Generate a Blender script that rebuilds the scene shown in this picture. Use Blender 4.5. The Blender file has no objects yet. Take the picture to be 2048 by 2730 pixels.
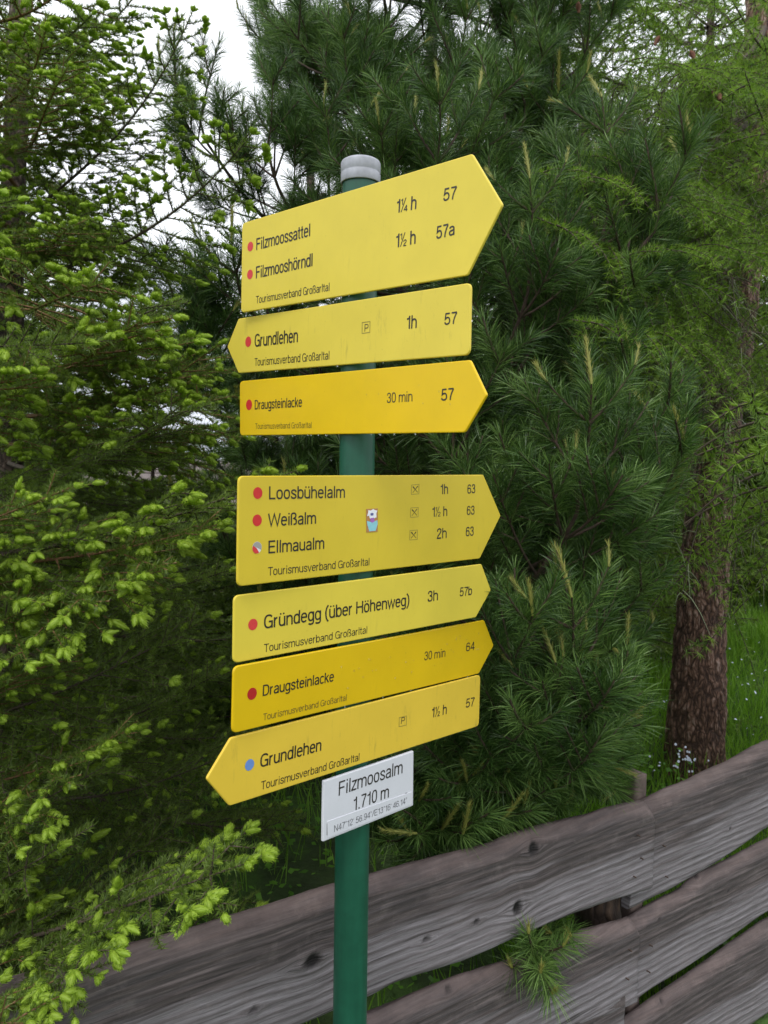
import bpy, math, numpy as np
from mathutils import Vector, Matrix

SC = bpy.context.scene
R = math.radians
# ------------------------------------------------------------------ camera
CAMH = 1.70
PITCH, ROLL = R(-3.25), R(0.85)
FPX = 1725.0 * 2048 / 1659            # focal length in source pixels
cd = bpy.data.cameras.new("camera")
cam = bpy.data.objects.new("camera", cd)
SC.collection.objects.link(cam)
cam.location = (0, 0, CAMH)
CR = Matrix.Rotation(R(90) + PITCH, 3, 'X') @ Matrix.Rotation(ROLL, 3, 'Z')
cam.rotation_euler = CR.to_euler()
cd.sensor_fit = 'HORIZONTAL'
cd.sensor_width = 36
cd.lens = 36 * FPX / 2048
cd.clip_start = 0.05
cd.clip_end = 9000
cd.dof.use_dof = True
cd.dof.focus_distance = 1.62
cd.dof.aperture_fstop = 13
SC.camera = cam
# ------------------------------------------------------------------ sky, sun, exposure
SUN_EL, SUN_AZ = R(55), R(200)        # azimuth clockwise from +Y
W = bpy.data.worlds.new("World")
SC.world = W
W.use_nodes = True
wn, wl = W.node_tree.nodes, W.node_tree.links
bg = wn['Background']
sky = wn.new('ShaderNodeTexSky')
sky.sky_type = 'NISHITA'
sky.sun_disc = False
sky.sun_elevation = SUN_EL
sky.sun_rotation = SUN_AZ
sky.altitude = 1700
tc = wn.new('ShaderNodeTexCoord')
nz = wn.new('ShaderNodeTexNoise')
nz.inputs['Scale'].default_value = 2.2
nz.inputs['Detail'].default_value = 5
wl.new(tc.outputs['Generated'], nz.inputs['Vector'])
rmp = wn.new('ShaderNodeValToRGB')
rmp.color_ramp.elements[0].color = (8.6, 8.9, 9.5, 1)
rmp.color_ramp.elements[1].color = (11.0, 11.1, 11.4, 1)
wl.new(nz.outputs['Fac'], rmp.inputs['Fac'])
mx = wn.new('ShaderNodeMixRGB')
mx.inputs['Fac'].default_value = 0.90
wl.new(sky.outputs['Color'], mx.inputs['Color1'])
wl.new(rmp.outputs['Color'], mx.inputs['Color2'])
wl.new(mx.outputs['Color'], bg.inputs['Color'])
bg.inputs['Strength'].default_value = 0.12
sd = bpy.data.lights.new("sun", 'SUN')
sd.energy = 1.0
sd.angle = R(20)
sd.color = (1, .97, .92)
so = bpy.data.objects.new("sun", sd)
SC.collection.objects.link(so)
sv = Vector((math.sin(SUN_AZ) * math.cos(SUN_EL), math.cos(SUN_AZ) * math.cos(SUN_EL), math.sin(SUN_EL)))
so.rotation_euler = sv.to_track_quat('Z', 'Y').to_euler()
so.location = (0, -3, 8)
SC.view_settings.view_transform = 'Standard'
SC.view_settings.look = 'None'
SC.view_settings.gamma = 1
SC.view_settings.use_curve_mapping = False
SC.view_settings.exposure = 0.40
SC.render.engine = 'CYCLES'
SC.cycles.max_bounces = 6
SC.cycles.transparent_max_bounces = 4

# ------------------------------------------------------------------ helpers
CP = Vector((0, 0, CAMH))
def ray(px, py):
    """direction of a photograph pixel (2048x2730); depth along the view axis is 1"""
    return CR @ Vector(((px - 1024) / FPX, (1365 - py) / FPX, -1))
def P(dx, dy, d):
    """point seen at (dx, dy) of the 1659 px wide view, at distance d along the view axis"""
    return CP + ray(dx * 2048 / 1659, dy * 2048 / 1659) * d
def on_plane(px, py, o, n):
    r = ray(px, py)
    return CP + r * ((o - CP).dot(n) / r.dot(n))

def mesh(name, V, F, attr=None, smooth=False):
    """V (n,3); F list of arrays (m,k)"""
    V = np.asarray(V, dtype=np.float32)
    if not isinstance(F, list): F = [F]
    F = [np.asarray(f, dtype=np.int32) for f in F if len(f)]
    me = bpy.data.meshes.new(name)
    me.vertices.add(len(V)); me.vertices.foreach_set('co', V.ravel())
    nl = sum(f.size for f in F); npoly = sum(len(f) for f in F)
    me.loops.add(nl); me.loops.foreach_set('vertex_index', np.concatenate([f.ravel() for f in F]))
    tot = np.concatenate([np.full(len(f), f.shape[1], dtype=np.int32) for f in F])
    st = np.zeros(npoly, dtype=np.int32); st[1:] = np.cumsum(tot)[:-1]
    me.polygons.add(npoly)
    me.polygons.foreach_set('loop_start', st); me.polygons.foreach_set('loop_total', tot)
    if smooth: me.polygons.foreach_set('use_smooth', np.ones(npoly, dtype=bool))
    if attr is not None:
        a = me.attributes.new('tint', 'FLOAT', 'POINT')
        a.data.foreach_set('value', np.asarray(attr, dtype=np.float32))
    me.update(calc_edges=True)
    return me

def link(o): SC.collection.objects.link(o); return o
def obj(name, me, mat=None, parent=None, loc=None):
    if mat is not None and len(me.materials) == 0: me.materials.append(mat)
    o = link(bpy.data.objects.new(name, me))
    if loc is not None: o.location = loc
    if parent is not None: o.parent = parent
    return o
def tag(o, label, cat, group=None):
    o['label'] = label; o['category'] = cat
    if group: o['group'] = group
    return o
def thing(name, label, cat, loc=(0, 0, 0), rz=0, group=None):
    o = link(bpy.data.objects.new(name, None))
    o.empty_display_size = .1
    o.location = loc; o.rotation_euler = (0, 0, rz)
    return tag(o, label, cat, group)

def norm(a): return a / np.maximum(np.linalg.norm(a, axis=-1, keepdims=True), 1e-9)

def vnoise(p, seed=0):
    """smooth value noise, p (n,3) -> (n,) in -1..1"""
    p = np.asarray(p, dtype=np.float64)
    i = np.floor(p).astype(np.int64); f = p - i; f = f * f * (3 - 2 * f)
    def h(a, b, c):
        n = (a * 73856093) ^ (b * 19349663) ^ (c * 83492791) ^ (seed * 2654435761)
        n = (n ^ (n >> 13)) * 1274126177 & 0x7fffffff
        return ((n ^ (n >> 16)) & 0xffff) / 32767.5 - 1
    r = 0
    for dx in (0, 1):
        for dy in (0, 1):
            for dz in (0, 1):
                w = (f[:, 0] if dx else 1 - f[:, 0]) * (f[:, 1] if dy else 1 - f[:, 1]) * (f[:, 2] if dz else 1 - f[:, 2])
                r = r + w * h(i[:, 0] + dx, i[:, 1] + dy, i[:, 2] + dz)
    return r
def fbm(p, seed=0, o=4):
    r, a = 0, 1.0
    for k in range(o):
        r = r + a * vnoise(np.asarray(p) * 2 ** k, seed + k); a *= .5
    return r / 1.8

class Buf:
    def __init__(s): s.v, s.f, s.a, s.n = [], {}, [], 0
    def add(s, V, F, a=.5):
        V = np.asarray(V, dtype=np.float32).reshape(-1, 3); F = np.asarray(F, dtype=np.int32)
        s.f.setdefault(F.shape[1], []).append(F + s.n)
        s.v.append(V); s.n += len(V)
        s.a.append(np.full(len(V), a, dtype=np.float32) if np.isscalar(a) else np.asarray(a, dtype=np.float32))
    def tube(s, pts, rad, k=5, a=.5):
        pts = np.asarray(pts, dtype=np.float64); n = len(pts)
        rad = np.broadcast_to(np.asarray(rad, dtype=np.float64), (n,))
        T = norm(np.gradient(pts, axis=0))
        ref = np.array([0, 0, 1.]) if abs(T[0, 2]) < .9 else np.array([1., 0, 0])
        N = norm(np.cross(T, ref)); B = np.cross(T, N)
        an = np.arange(k) * 2 * np.pi / k
        V = pts[:, None] + rad[:, None, None] * (np.cos(an)[None, :, None] * N[:, None] + np.sin(an)[None, :, None] * B[:, None])
        i = np.arange(n - 1)[:, None] * k + np.arange(k)[None]
        j = np.arange(n - 1)[:, None] * k + (np.arange(k) + 1)[None] % k
        s.add(V.reshape(-1, 3), np.stack([i, j, j + k, i + k], -1).reshape(-1, 4), a)
    def needles(s, Q, D, L, w, rng, tint, droop=0., bent=False):
        n = len(Q)
        if n == 0: return
        S = norm(np.cross(D, rng.normal(size=(n, 3)))) * (w / 2)
        L = np.broadcast_to(L, (n,))[:, None]
        G = np.array([0, 0, -1.]) * droop * L
        if bent:
            m = Q + D * L * .6 + G * .36
            V = np.stack([Q - S * .7, Q + S * .7, m + S, m - S, Q + D * L + G], 1)
            b = np.arange(n)[:, None] * 5
            s.add(V.reshape(-1, 3), np.concatenate([b + [0, 1, 2], b + [0, 2, 3], b + [3, 2, 4]]), np.repeat(tint, 5))
        else:
            V = np.stack([Q - S, Q + S, Q + D * L + G], 1)
            b = np.arange(n)[:, None] * 3
            s.add(V.reshape(-1, 3), b + [0, 1, 2], np.repeat(tint, 3))
    def mesh(s, name, smooth=False):
        return mesh(name, np.concatenate(s.v), [np.concatenate(f) for f in s.f.values()], np.concatenate(s.a), smooth)

def frames(T):
    ref = np.where(np.abs(T[:, 2:3]) < .9, np.array([[0, 0, 1.]]), np.array([[1., 0, 0]]))
    N = norm(np.cross(T, ref)); return N, np.cross(T, N)
def sample(pts, u):
    """points and tangents along a polyline at fractions u"""
    pts = np.asarray(pts, dtype=np.float64); n = len(pts) - 1
    x = np.clip(u, 0, .99999) * n; i = x.astype(int); f = (x - i)[:, None]
    return pts[i] * (1 - f) + pts[i + 1] * f, norm(pts[i + 1] - pts[i])
def plen(p): return float(np.linalg.norm(np.diff(p, axis=0), axis=1).sum())
def arc(p0, d, L, up=0., side=(0, 0, 0), n=6):
    """a curve from p0 along d, bending up and sideways"""
    t = np.linspace(0, 1, n)[:, None]
    return np.asarray(p0) + np.asarray(d) * L * t + (np.array([0, 0, 1.]) * up + np.asarray(side)) * L * t ** 2

# ------------------------------------------------------------------ materials
def newmat(name):
    m = bpy.data.materials.new(name); m.use_nodes = True
    n, l = m.node_tree.nodes, m.node_tree.links
    return m, n, l, n['Principled BSDF']
def ramp(n, stops):
    r = n.new('ShaderNodeValToRGB')
    e = r.color_ramp.elements
    while len(e) < len(stops): e.new(.5)
    for x, (p, c) in zip(e, stops): x.position = p; x.color = (*c, 1)
    return r
def noise(n, l, vec, scale, detail=4, rough=.5, out='Fac'):
    t = n.new('ShaderNodeTexNoise')
    t.inputs['Scale'].default_value = scale; t.inputs['Detail'].default_value = detail; t.inputs['Roughness'].default_value = rough
    if vec is not None: l.new(vec, t.inputs['Vector'])
    return t.outputs[out]
def math_(n, l, op, a, b=None, c=None, clamp=False):
    m = n.new('ShaderNodeMath'); m.operation = op; m.use_clamp = clamp
    for i, x in enumerate((a, b, c)):
        if x is None: continue
        if isinstance(x, (int, float)): m.inputs[i].default_value = x
        else: l.new(x, m.inputs[i])
    return m.outputs[0]
def mixc(n, l, f, a, b, mode='MIX'):
    m = n.new('ShaderNodeMixRGB'); m.blend_type = mode
    for i, x in enumerate((f, a, b)):
        if isinstance(x, (int, float)): m.inputs[i].default_value = x
        elif isinstance(x, tuple): m.inputs[i].default_value = (*x, 1)
        else: l.new(x, m.inputs[i])
    return m.outputs[0]
def bump(n, l, h, s, d, b):
    k = n.new('ShaderNodeBump'); k.inputs['Strength'].default_value = s; k.inputs['Distance'].default_value = d
    l.new(h, k.inputs['Height']); l.new(k.outputs[0], b.inputs['Normal'])

def leaf_mat(name, dark, mid, light, trans=.3, rough=.45, nscale=6.):
    m, n, l, b = newmat(name)
    at = n.new('ShaderNodeAttribute'); at.attribute_name = 'tint'
    g = n.new('ShaderNodeNewGeometry')
    f = math_(n, l, 'ADD', math_(n, l, 'MULTIPLY', at.outputs['Fac'], .65), math_(n, l, 'MULTIPLY', noise(n, l, g.outputs['Position'], nscale, 2), .45))
    r = ramp(n, [(.2, dark), (.52, mid), (.85, light)])
    l.new(f, r.inputs['Fac'])
    l.new(r.outputs['Color'], b.inputs['Base Color'])
    b.inputs['Roughness'].default_value = rough
    b.inputs['Specular IOR Level'].default_value = .4
    t = n.new('ShaderNodeBsdfTranslucent')
    l.new(mixc(n, l, 1., r.outputs['Color'], (1.25, 1.3, .8), 'MULTIPLY'), t.inputs['Color'])
    ms = n.new('ShaderNodeMixShader'); ms.inputs[0].default_value = trans
    l.new(b.outputs[0], ms.inputs[1]); l.new(t.outputs[0], ms.inputs[2])
    l.new(ms.outputs[0], n['Material Output'].inputs['Surface'])
    return m
M = {}
M['spruce'] = leaf_mat('spruce_needles', (.060, .100, .018), (.125, .195, .034), (.21, .30, .055), trans=.38)
M['spruce_tip'] = leaf_mat('spruce_new_shoots', (.20, .30, .030), (.31, .45, .042), (.42, .57, .075), trans=.42)
M['pine'] = leaf_mat('pine_needles', (.018, .046, .010), (.058, .125, .026), (.18, .29, .078), trans=.22, rough=.36)
M['candle'] = leaf_mat('pine_candles', (.20, .22, .05), (.31, .31, .075), (.42, .41, .13), trans=.25)
M['larch'] = leaf_mat('larch_needles', (.075, .155, .021), (.165, .285, .036), (.29, .44, .058), trans=.4)
M['lichen'] = leaf_mat('lichen', (.16, .19, .11), (.24, .27, .16), (.32, .34, .22), trans=.2)
M['grass'] = leaf_mat('grass_blades', (.08, .19, .018), (.16, .32, .03), (.26, .46, .06), trans=.4)
M['herb'] = leaf_mat('herb_leaves', (.06, .17, .02), (.12, .29, .03), (.20, .42, .05), trans=.4)
def simple(name, col, rough=.6, var=.25, sc=20, metal=0., bmp=0.):
    m, n, l, b = newmat(name)
    t = n.new('ShaderNodeTexCoord')
    f = noise(n, l, t.outputs['Object'], sc, 5)
    r = ramp(n, [(.3, tuple(c * (1 - var) for c in col)), (.7, tuple(c * (1 + var) for c in col))])
    l.new(f, r.inputs['Fac']); l.new(r.outputs['Color'], b.inputs['Base Color'])
    b.inputs['Roughness'].default_value = rough; b.inputs['Metallic'].default_value = metal
    if bmp: bump(n, l, f, .5, bmp, b)
    return m
M['twig'] = simple('twig_bark', (.075, .055, .038), .8, .4, 60)
M['twig_orange'] = simple('young_twig', (.19, .10, .045), .75, .35, 60)
M['pine_twig'] = simple('pine_twig_bark', (.060, .038, .026), .8, .4, 60)
M['flower'] = simple('forget_me_not', (.62, .68, .80), .6, .1)
M['cone'] = simple('cone', (.20, .085, .05), .7, .3, 80)

def bark_mat(name, groove, plate, edge, sx=14., sz=5.):
    m, n, l, b = newmat(name)
    t = n.new('ShaderNodeTexCoord')
    mp = n.new('ShaderNodeMapping'); mp.inputs['Scale'].default_value = (sx, sx, sz)
    wob = n.new('ShaderNodeVectorMath'); wob.operation = 'ADD'
    nn = n.new('ShaderNodeVectorMath'); nn.operation = 'SCALE'; nn.inputs['Scale'].default_value = .05
    l.new(noise(n, l, t.outputs['Object'], 12, 3, out='Color'), nn.inputs[0])
    l.new(t.outputs['Object'], wob.inputs[0]); l.new(nn.outputs[0], wob.inputs[1])
    l.new(wob.outputs[0], mp.inputs['Vector'])
    v = n.new('ShaderNodeTexVoronoi'); v.feature = 'DISTANCE_TO_EDGE'; v.inputs['Scale'].default_value = 1.8
    l.new(mp.outputs[0], v.inputs['Vector'])
    v2 = n.new('ShaderNodeTexVoronoi'); v2.inputs['Scale'].default_value = 1.8
    l.new(mp.outputs[0], v2.inputs['Vector'])
    at = n.new('ShaderNodeAttribute'); at.attribute_name = 'tint'
    nf = noise(n, l, mp.outputs[0], 3.5, 6, .65)
    h = math_(n, l, 'ADD', math_(n, l, 'MULTIPLY', v.outputs['Distance'], 1.6, clamp=True), math_(n, l, 'MULTIPLY', nf, .35))
    r = ramp(n, [(.12, groove), (.42, plate), (.8, edge)])
    l.new(math_(n, l, 'MULTIPLY', h, math_(n, l, 'ADD', at.outputs['Fac'], .35)), r.inputs['Fac'])
    sp3 = n.new('ShaderNodeSeparateColor'); l.new(v2.outputs['Color'], sp3.inputs[0])
    vr = ramp(n, [(0., (.55, .50, .46)), (.5, (1, 1, 1)), (1., (1.25, 1.3, 1.4))]); l.new(math_(n, l, 'ADD', math_(n, l, 'MULTIPLY', sp3.outputs[0], .6), math_(n, l, 'MULTIPLY', noise(n, l, t.outputs['Object'], 5, 4), .4)), vr.inputs['Fac'])
    hs = mixc(n, l, .9, r.outputs['Color'], vr.outputs['Color'], 'MULTIPLY')
    l.new(hs, b.inputs['Base Color'])
    b.inputs['Roughness'].default_value = .85
    bump(n, l, h, .9, .012, b)
    return m
M['larch_bark'] = bark_mat('larch_bark', (.045, .024, .016), (.19, .105, .068), (.31, .22, .175), 30., 9.)
M['pine_bark'] = bark_mat('pine_bark', (.02, .016, .012), (.075, .06, .05), (.14, .12, .11), 20, 10)
M['spruce_bark'] = bark_mat('spruce_bark', (.03, .02, .015), (.11, .075, .055), (.19, .15, .12), 22, 14)

def wood_mat():
    """weathered board: object x runs along the board, attribute tint = 0 bottom .. 1 top; knots as object properties"""
    m, n, l, b = newmat('weathered_wood')
    t = n.new('ShaderNodeTexCoord'); at = n.new('ShaderNodeAttribute'); at.attribute_name = 'tint'
    kn = n.new('ShaderNodeAttribute'); kn.attribute_name = 'knot'
    gr = n.new('ShaderNodeAttribute'); gr.attribute_name = 'grain'      # warped grain coordinate
    oi = n.new('ShaderNodeObjectInfo')
    cx = n.new('ShaderNodeSeparateXYZ'); l.new(t.outputs['Object'], cx.inputs[0])
    cb = n.new('ShaderNodeCombineXYZ')
    l.new(math_(n, l, 'MULTIPLY', cx.outputs['X'], 2.6), cb.inputs['X'])
    l.new(math_(n, l, 'MULTIPLY', gr.outputs['Fac'], 48.), cb.inputs['Z'])
    l.new(math_(n, l, 'MULTIPLY', oi.outputs['Random'], 37.), cb.inputs['Y'])
    fine = noise(n, l, cb.outputs[0], 1.8, 6, .6)
    cb2 = n.new('ShaderNodeCombineXYZ')
    l.new(math_(n, l, 'MULTIPLY', cx.outputs['X'], 13.), cb2.inputs['X'])
    l.new(math_(n, l, 'MULTIPLY', gr.outputs['Fac'], 230.), cb2.inputs['Z'])
    l.new(oi.outputs['Random'], cb2.inputs['Y'])
    fib = noise(n, l, cb2.outputs[0], 1., 4, .7)
    cb3 = n.new('ShaderNodeCombineXYZ')
    l.new(math_(n, l, 'MULTIPLY', cx.outputs['X'], .5), cb3.inputs['X'])
    l.new(math_(n, l, 'MULTIPLY', gr.outputs['Fac'], 1.), cb3.inputs['Z'])
    l.new(math_(n, l, 'MULTIPLY', oi.outputs['Random'], 5.), cb3.inputs['Y'])
    wv = n.new('ShaderNodeTexWave'); wv.bands_direction = 'Z'; wv.inputs['Scale'].default_value = 13
    wv.inputs['Distortion'].default_value = 2.2; wv.inputs['Detail'].default_value = 3; wv.inputs['Detail Scale'].default_value = 1.2
    l.new(cb3.outputs[0], wv.inputs['Vector'])
    grey = ramp(n, [(.32, (.115, .102, .108)), (.5, (.205, .187, .196)), (.68, (.30, .28, .30))])
    l.new(math_(n, l, 'ADD', math_(n, l, 'MULTIPLY', fine, .4), math_(n, l, 'MULTIPLY', fib, .6)), grey.inputs['Fac'])
    wr = ramp(n, [(.45, (0, 0, 0)), (.80, (.35, .35, .35)), (.93, (1, 1, 1))]); l.new(wv.outputs['Fac'], wr.inputs['Fac'])
    c = mixc(n, l, math_(n, l, 'MULTIPLY', wr.outputs['Color'], .55), grey.outputs['Color'], (.085, .068, .068))
    brown = ramp(n, [(.34, (.022, .017, .016)), (.52, (.062, .047, .044)), (.70, (.15, .118, .112))])
    l.new(noise(n, l, cb.outputs[0], 2.6, 6, .65), brown.inputs['Fac'])
    f = math_(n, l, 'ADD', at.outputs['Fac'], math_(n, l, 'MULTIPLY', math_(n, l, 'SUBTRACT', noise(n, l, cb.outputs[0], .7, 3), .5), .85))
    rf = ramp(n, [(.40, (0, 0, 0)), (.60, (1, 1, 1))]); l.new(f, rf.inputs['Fac'])
    c = mixc(n, l, math_(n, l, 'MULTIPLY', rf.outputs['Color'], .8), c, brown.outputs['Color'])
    cb4 = n.new('ShaderNodeCombineXYZ')
    l.new(math_(n, l, 'MULTIPLY', cx.outputs['X'], 5.), cb4.inputs['X']); l.new(math_(n, l, 'MULTIPLY', gr.outputs['Fac'], 150.), cb4.inputs['Z']); l.new(math_(n, l, 'MULTIPLY', oi.outputs['Random'], 11.), cb4.inputs['Y'])
    crk = ramp(n, [(.30, (1, 1, 1)), (.36, (0, 0, 0))]); l.new(noise(n, l, cb4.outputs[0], 1., 2, .5), crk.inputs['Fac'])
    c = mixc(n, l, math_(n, l, 'MULTIPLY', crk.outputs['Color'], .6), c, (.022, .017, .017))
    patch = noise(n, l, t.outputs['Object'], 14, 5, .7)
    c = mixc(n, l, math_(n, l, 'MULTIPLY', math_(n, l, 'SUBTRACT', patch, .55, clamp=True), 1.6), c, (.26, .22, .21))
    wn_ = ramp(n, [(.84, (0, 0, 0)), (.93, (1, 1, 1))]); l.new(math_(n, l, 'ADD', at.outputs['Fac'], math_(n, l, 'MULTIPLY', math_(n, l, 'SUBTRACT', patch, .5), .12)), wn_.inputs['Fac'])
    c = mixc(n, l, math_(n, l, 'MULTIPLY', wn_.outputs['Color'], math_(n, l, 'MULTIPLY', fine, 1.1)), c, mixc(n, l, patch, (.06, .042, .04), (.24, .175, .16)))
    c = mixc(n, l, kn.outputs['Fac'], c, (.012, .010, .010))
    l.new(c, b.inputs['Base Color'])
    b.inputs['Roughness'].default_value = .72
    b.inputs['Specular IOR Level'].default_value = .35
    h = math_(n, l, 'ADD', math_(n, l, 'MULTIPLY', fib, .5), math_(n, l, 'ADD', fine, math_(n, l, 'MULTIPLY', wv.outputs['Fac'], .4)))
    bump(n, l, h, .8, .004, b)
    return m
M['wood'] = wood_mat()

# ------------------------------------------------------------------ ground, mountains
def gh(x, y):
    """height of the ground"""
    x = np.asarray(x, dtype=np.float64); y = np.asarray(y, dtype=np.float64)
    p = np.stack([x * .55, y * .55, 0 * x], -1)
    h = .07 * vnoise(p.reshape(-1, 3), 5).reshape(x.shape)
    d = np.maximum(0, -x * .7 + (y - 5) * .7)
    h = h - .10 * np.minimum(d, 40) * (d > 0)
    h = h + .45 * np.clip((x - 1.0) / 3, 0, 1) * np.clip((y - 3) / 3, 0, 1)
    s = (x + .02) * .562 - (y - 1.93) * .827      # distance in front of the fence
    h = h - .38 * np.clip((s + 1.6) / 1.5, 0, 1)
    return h
gs = np.sinh(np.linspace(-1, 1, 161) * 7.6) / math.sinh(7.6) * 4200
GX, GY = np.meshgrid(gs, gs + 3)
GZ = gh(GX, GY)
i = np.arange(160)[:, None] * 161 + np.arange(160)[None]
gm = mesh('ground', np.stack([GX, GY, GZ], -1).reshape(-1, 3), np.stack([i, i + 1, i + 162, i + 161], -1).reshape(-1, 4), smooth=True)
m, n, l, b = newmat('forest_floor')
g = n.new('ShaderNodeNewGeometry')
r = ramp(n, [(.3, (.018, .022, .010)), (.5, (.035, .065, .014)), (.62, (.06, .13, .02)), (.8, (.05, .035, .02))])
l.new(noise(n, l, g.outputs['Position'], 2.5, 8, .65), r.inputs['Fac'])
l.new(r.outputs['Color'], b.inputs['Base Color']); b.inputs['Roughness'].default_value = .9
bump(n, l, noise(n, l, g.outputs['Position'], 30, 6), .8, .03, b)
o = obj('ground', gm, m); o['kind'] = 'structure'

def mountains():
    na, nr = 220, 26
    a = np.linspace(0, 2 * np.pi, na); r = np.linspace(1500, 4000, nr)
    A, RR = np.meshgrid(a, r)
    X, Y = RR * np.sin(A), RR * np.cos(A)
    t = (RR - 1500) / 2500
    h = 60 + 210 * np.sin(np.clip(t, 0, 1) * np.pi) * (.6 + .5 * fbm(np.stack([X, Y, 0 * X], -1).reshape(-1, 3) / 700, 3).reshape(X.shape))
    pk = P(318, 640, 2600); d = np.hypot(X - pk.x, Y - pk.y)
    h += 560 * np.exp(-(d / 330) ** 2) + 45 * fbm(np.stack([X, Y, 0 * X], -1).reshape(-1, 3) / 160, 9).reshape(X.shape)
    h = np.where(RR < 1600, -20, h)
    i = np.arange(nr - 1)[:, None] * na + np.arange(na - 1)[None]
    me = mesh('mountains', np.stack([X, Y, h], -1).reshape(-1, 3), np.stack([i, i + na, i + na + 1, i + 1], -1).reshape(-1, 4))
    m, n, l, b = newmat('pale_hazed_rock')
    g = n.new('ShaderNodeNewGeometry')
    r = ramp(n, [(.35, (.40, .42, .47)), (.6, (.62, .64, .68))])  # pale blue-grey: distance haze is put into the rock colour
    l.new(noise(n, l, g.outputs['Position'], .012, 8, .7), r.inputs['Fac'])
    l.new(r.outputs['Color'], b.inputs['Base Color']); b.inputs['Roughness'].default_value = .9
    o = obj('mountains', me, m); o['kind'] = 'structure'
mountains()

# ------------------------------------------------------------------ foliage prototypes (branch axis along +X, up +Z)
def pine_shoot(wood, nee, cand, pts, r0, rng, cover, dens=1250, nl=.078, candle=None, tint0=.5):
    L = plen(pts)
    wood.tube(pts, np.linspace(r0, .0028, len(pts)), 5)
    c = min(1, cover / L)
    k = int(dens * L * c)
    u = 1 - c * rng.random(k) ** .9
    Q, T = sample(pts, u); N, B = frames(T)
    ph = rng.random(k) * 2 * np.pi
    al = np.radians(rng.normal(47, 12, k)) * (1 - .38 * np.clip((u - (1 - .25 * c)) / (.25 * c), 0, 1))
    D = np.cos(al)[:, None] * T + np.sin(al)[:, None] * (np.cos(ph)[:, None] * N + np.sin(ph)[:, None] * B)
    D = norm(D + np.array([0, 0, .12]))
    nee.needles(Q + D * .003, D, nl * rng.uniform(.75, 1.12, k), .0021, rng, np.clip(tint0 + rng.normal(0, .24, k) + .12 * (u > .9), 0, 1), droop=.16, bent=True)
    if candle:
        t = norm(T[-1:] if False else (np.asarray(pts[-1]) - np.asarray(pts[-2]))[None])[0]
        d = norm((t * .7 + np.array([0, 0, .6]))[None])[0]
        q = arc(pts[-1], d, candle, .15, n=5)
        cand.tube(q, [.004, .0045, .0042, .0034, .001], 6, .3)
        k = int(1900 * candle)
        u = rng.random(k); Q, T = sample(q, u); N, B = frames(T); ph = rng.random(k) * 6.283
        al = np.radians(rng.uniform(8, 30, k))
        D = np.cos(al)[:, None] * T + np.sin(al)[:, None] * (np.cos(ph)[:, None] * N + np.sin(ph)[:, None] * B)
        cand.needles(Q, D, rng.uniform(.016, .036, k), .0021, rng, rng.random(k))

def pine_proto(L, seed, dens=1250, rich=1.):
    rng = np.random.default_rng(seed)
    W_, N_, C_ = Buf(), Buf(), Buf()
    t = np.linspace(0, 1, 14)[:, None]
    ax = np.concatenate([t * L, .05 * L * np.sin(t * 5 + seed), L * (-.10 * np.sin(t * np.pi) + .06 * t * (t > .7))], 1)
    ax -= ax[0]; ax[:, 2] -= ax[-1, 2] * t[:, 0]; ax[:, 1] -= ax[-1, 1] * t[:, 0]
    pine_shoot(W_, N_, C_, ax, .009 + .004 * L, rng, .30, dens, candle=.085 + .035 * rng.random() if seed != 2 else None, tint0=.58)
    nodes = np.arange(.30, .97, .175 / max(L, .7))
    for u in nodes:
        q, T = sample(ax, np.array([u])); q, T = q[0], T[0]
        k = 3 if rng.random() < .45 * rich else 2
        for j in range(k):
            s = (1 if j % 2 else -1)
            side = np.array([0, s, 0]) if j < 2 else np.array([0, rng.uniform(-.4, .4), 1 if rng.random() < .75 else -.7])
            an = R(rng.uniform(36, 56))
            d = norm((T * math.cos(an) + side * math.sin(an) + rng.normal(0, .1, 3))[None])[0]
            l_ = (.10 + .36 * L * (1 - u) ** .8) * rng.uniform(.75, 1.15)
            pts = arc(q, d, l_, rng.uniform(.12, .4), T * .15, 7)
            pine_shoot(W_, N_, C_, pts, .0055, rng, .17, dens, candle=(.035 + .05 * rng.random()) if rng.random() < .12 else None, tint0=rng.uniform(.25, .7))
            if l_ > .24:
                for v in (.45, .62, .8):
                    for s2 in (-1, 1):
                        if rng.random() < .25: continue
                        q2, T2 = sample(pts, np.array([v])); q2, T2 = q2[0], T2[0]
                        sd_ = norm(np.cross(T2, np.array([0, 0, 1.]))[None])[0] * s2
                        d2 = norm((T2 * .75 + sd_ * .65 + np.array([0, 0, rng.uniform(-.1, .4)]))[None])[0]
                        p2 = arc(q2, d2, rng.uniform(.08, .17), .25, n=5)
                        pine_shoot(W_, N_, C_, p2, .004, rng, .14, dens, candle=.04 * rng.random() + .02 if rng.random() < .06 else None, tint0=rng.uniform(.3, .6))
    return ('pine_branch', L, W_.mesh('pine_branch'), N_.mesh('pine_needles'), C_.mesh('pine_candles'))
def pine_tuft(seed, n=4):
    rng = np.random.default_rng(seed); W_, N_, C_ = Buf(), Buf(), Buf()
    ax = arc((0, 0, 0), (1, 0, 0), .34, 0, n=7)
    pine_shoot(W_, N_, C_, ax, .006, rng, .16, 1700, candle=.022, tint0=.75)
    for j in range(n):
        a = j * 6.283 / n + .4; d = norm(np.array([[.85, .55 * math.cos(a), .55 * math.sin(a)]]))[0]
        pine_shoot(W_, N_, C_, arc(ax[3 + j % 2], d, .13, .15, n=5), .004, rng, .12, 1500, candle=.02, tint0=.7)
    return ('pine_branch', .34, W_.mesh('pine_branch'), N_.mesh('pine_needles'), C_.mesh('pine_candles'))

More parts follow.
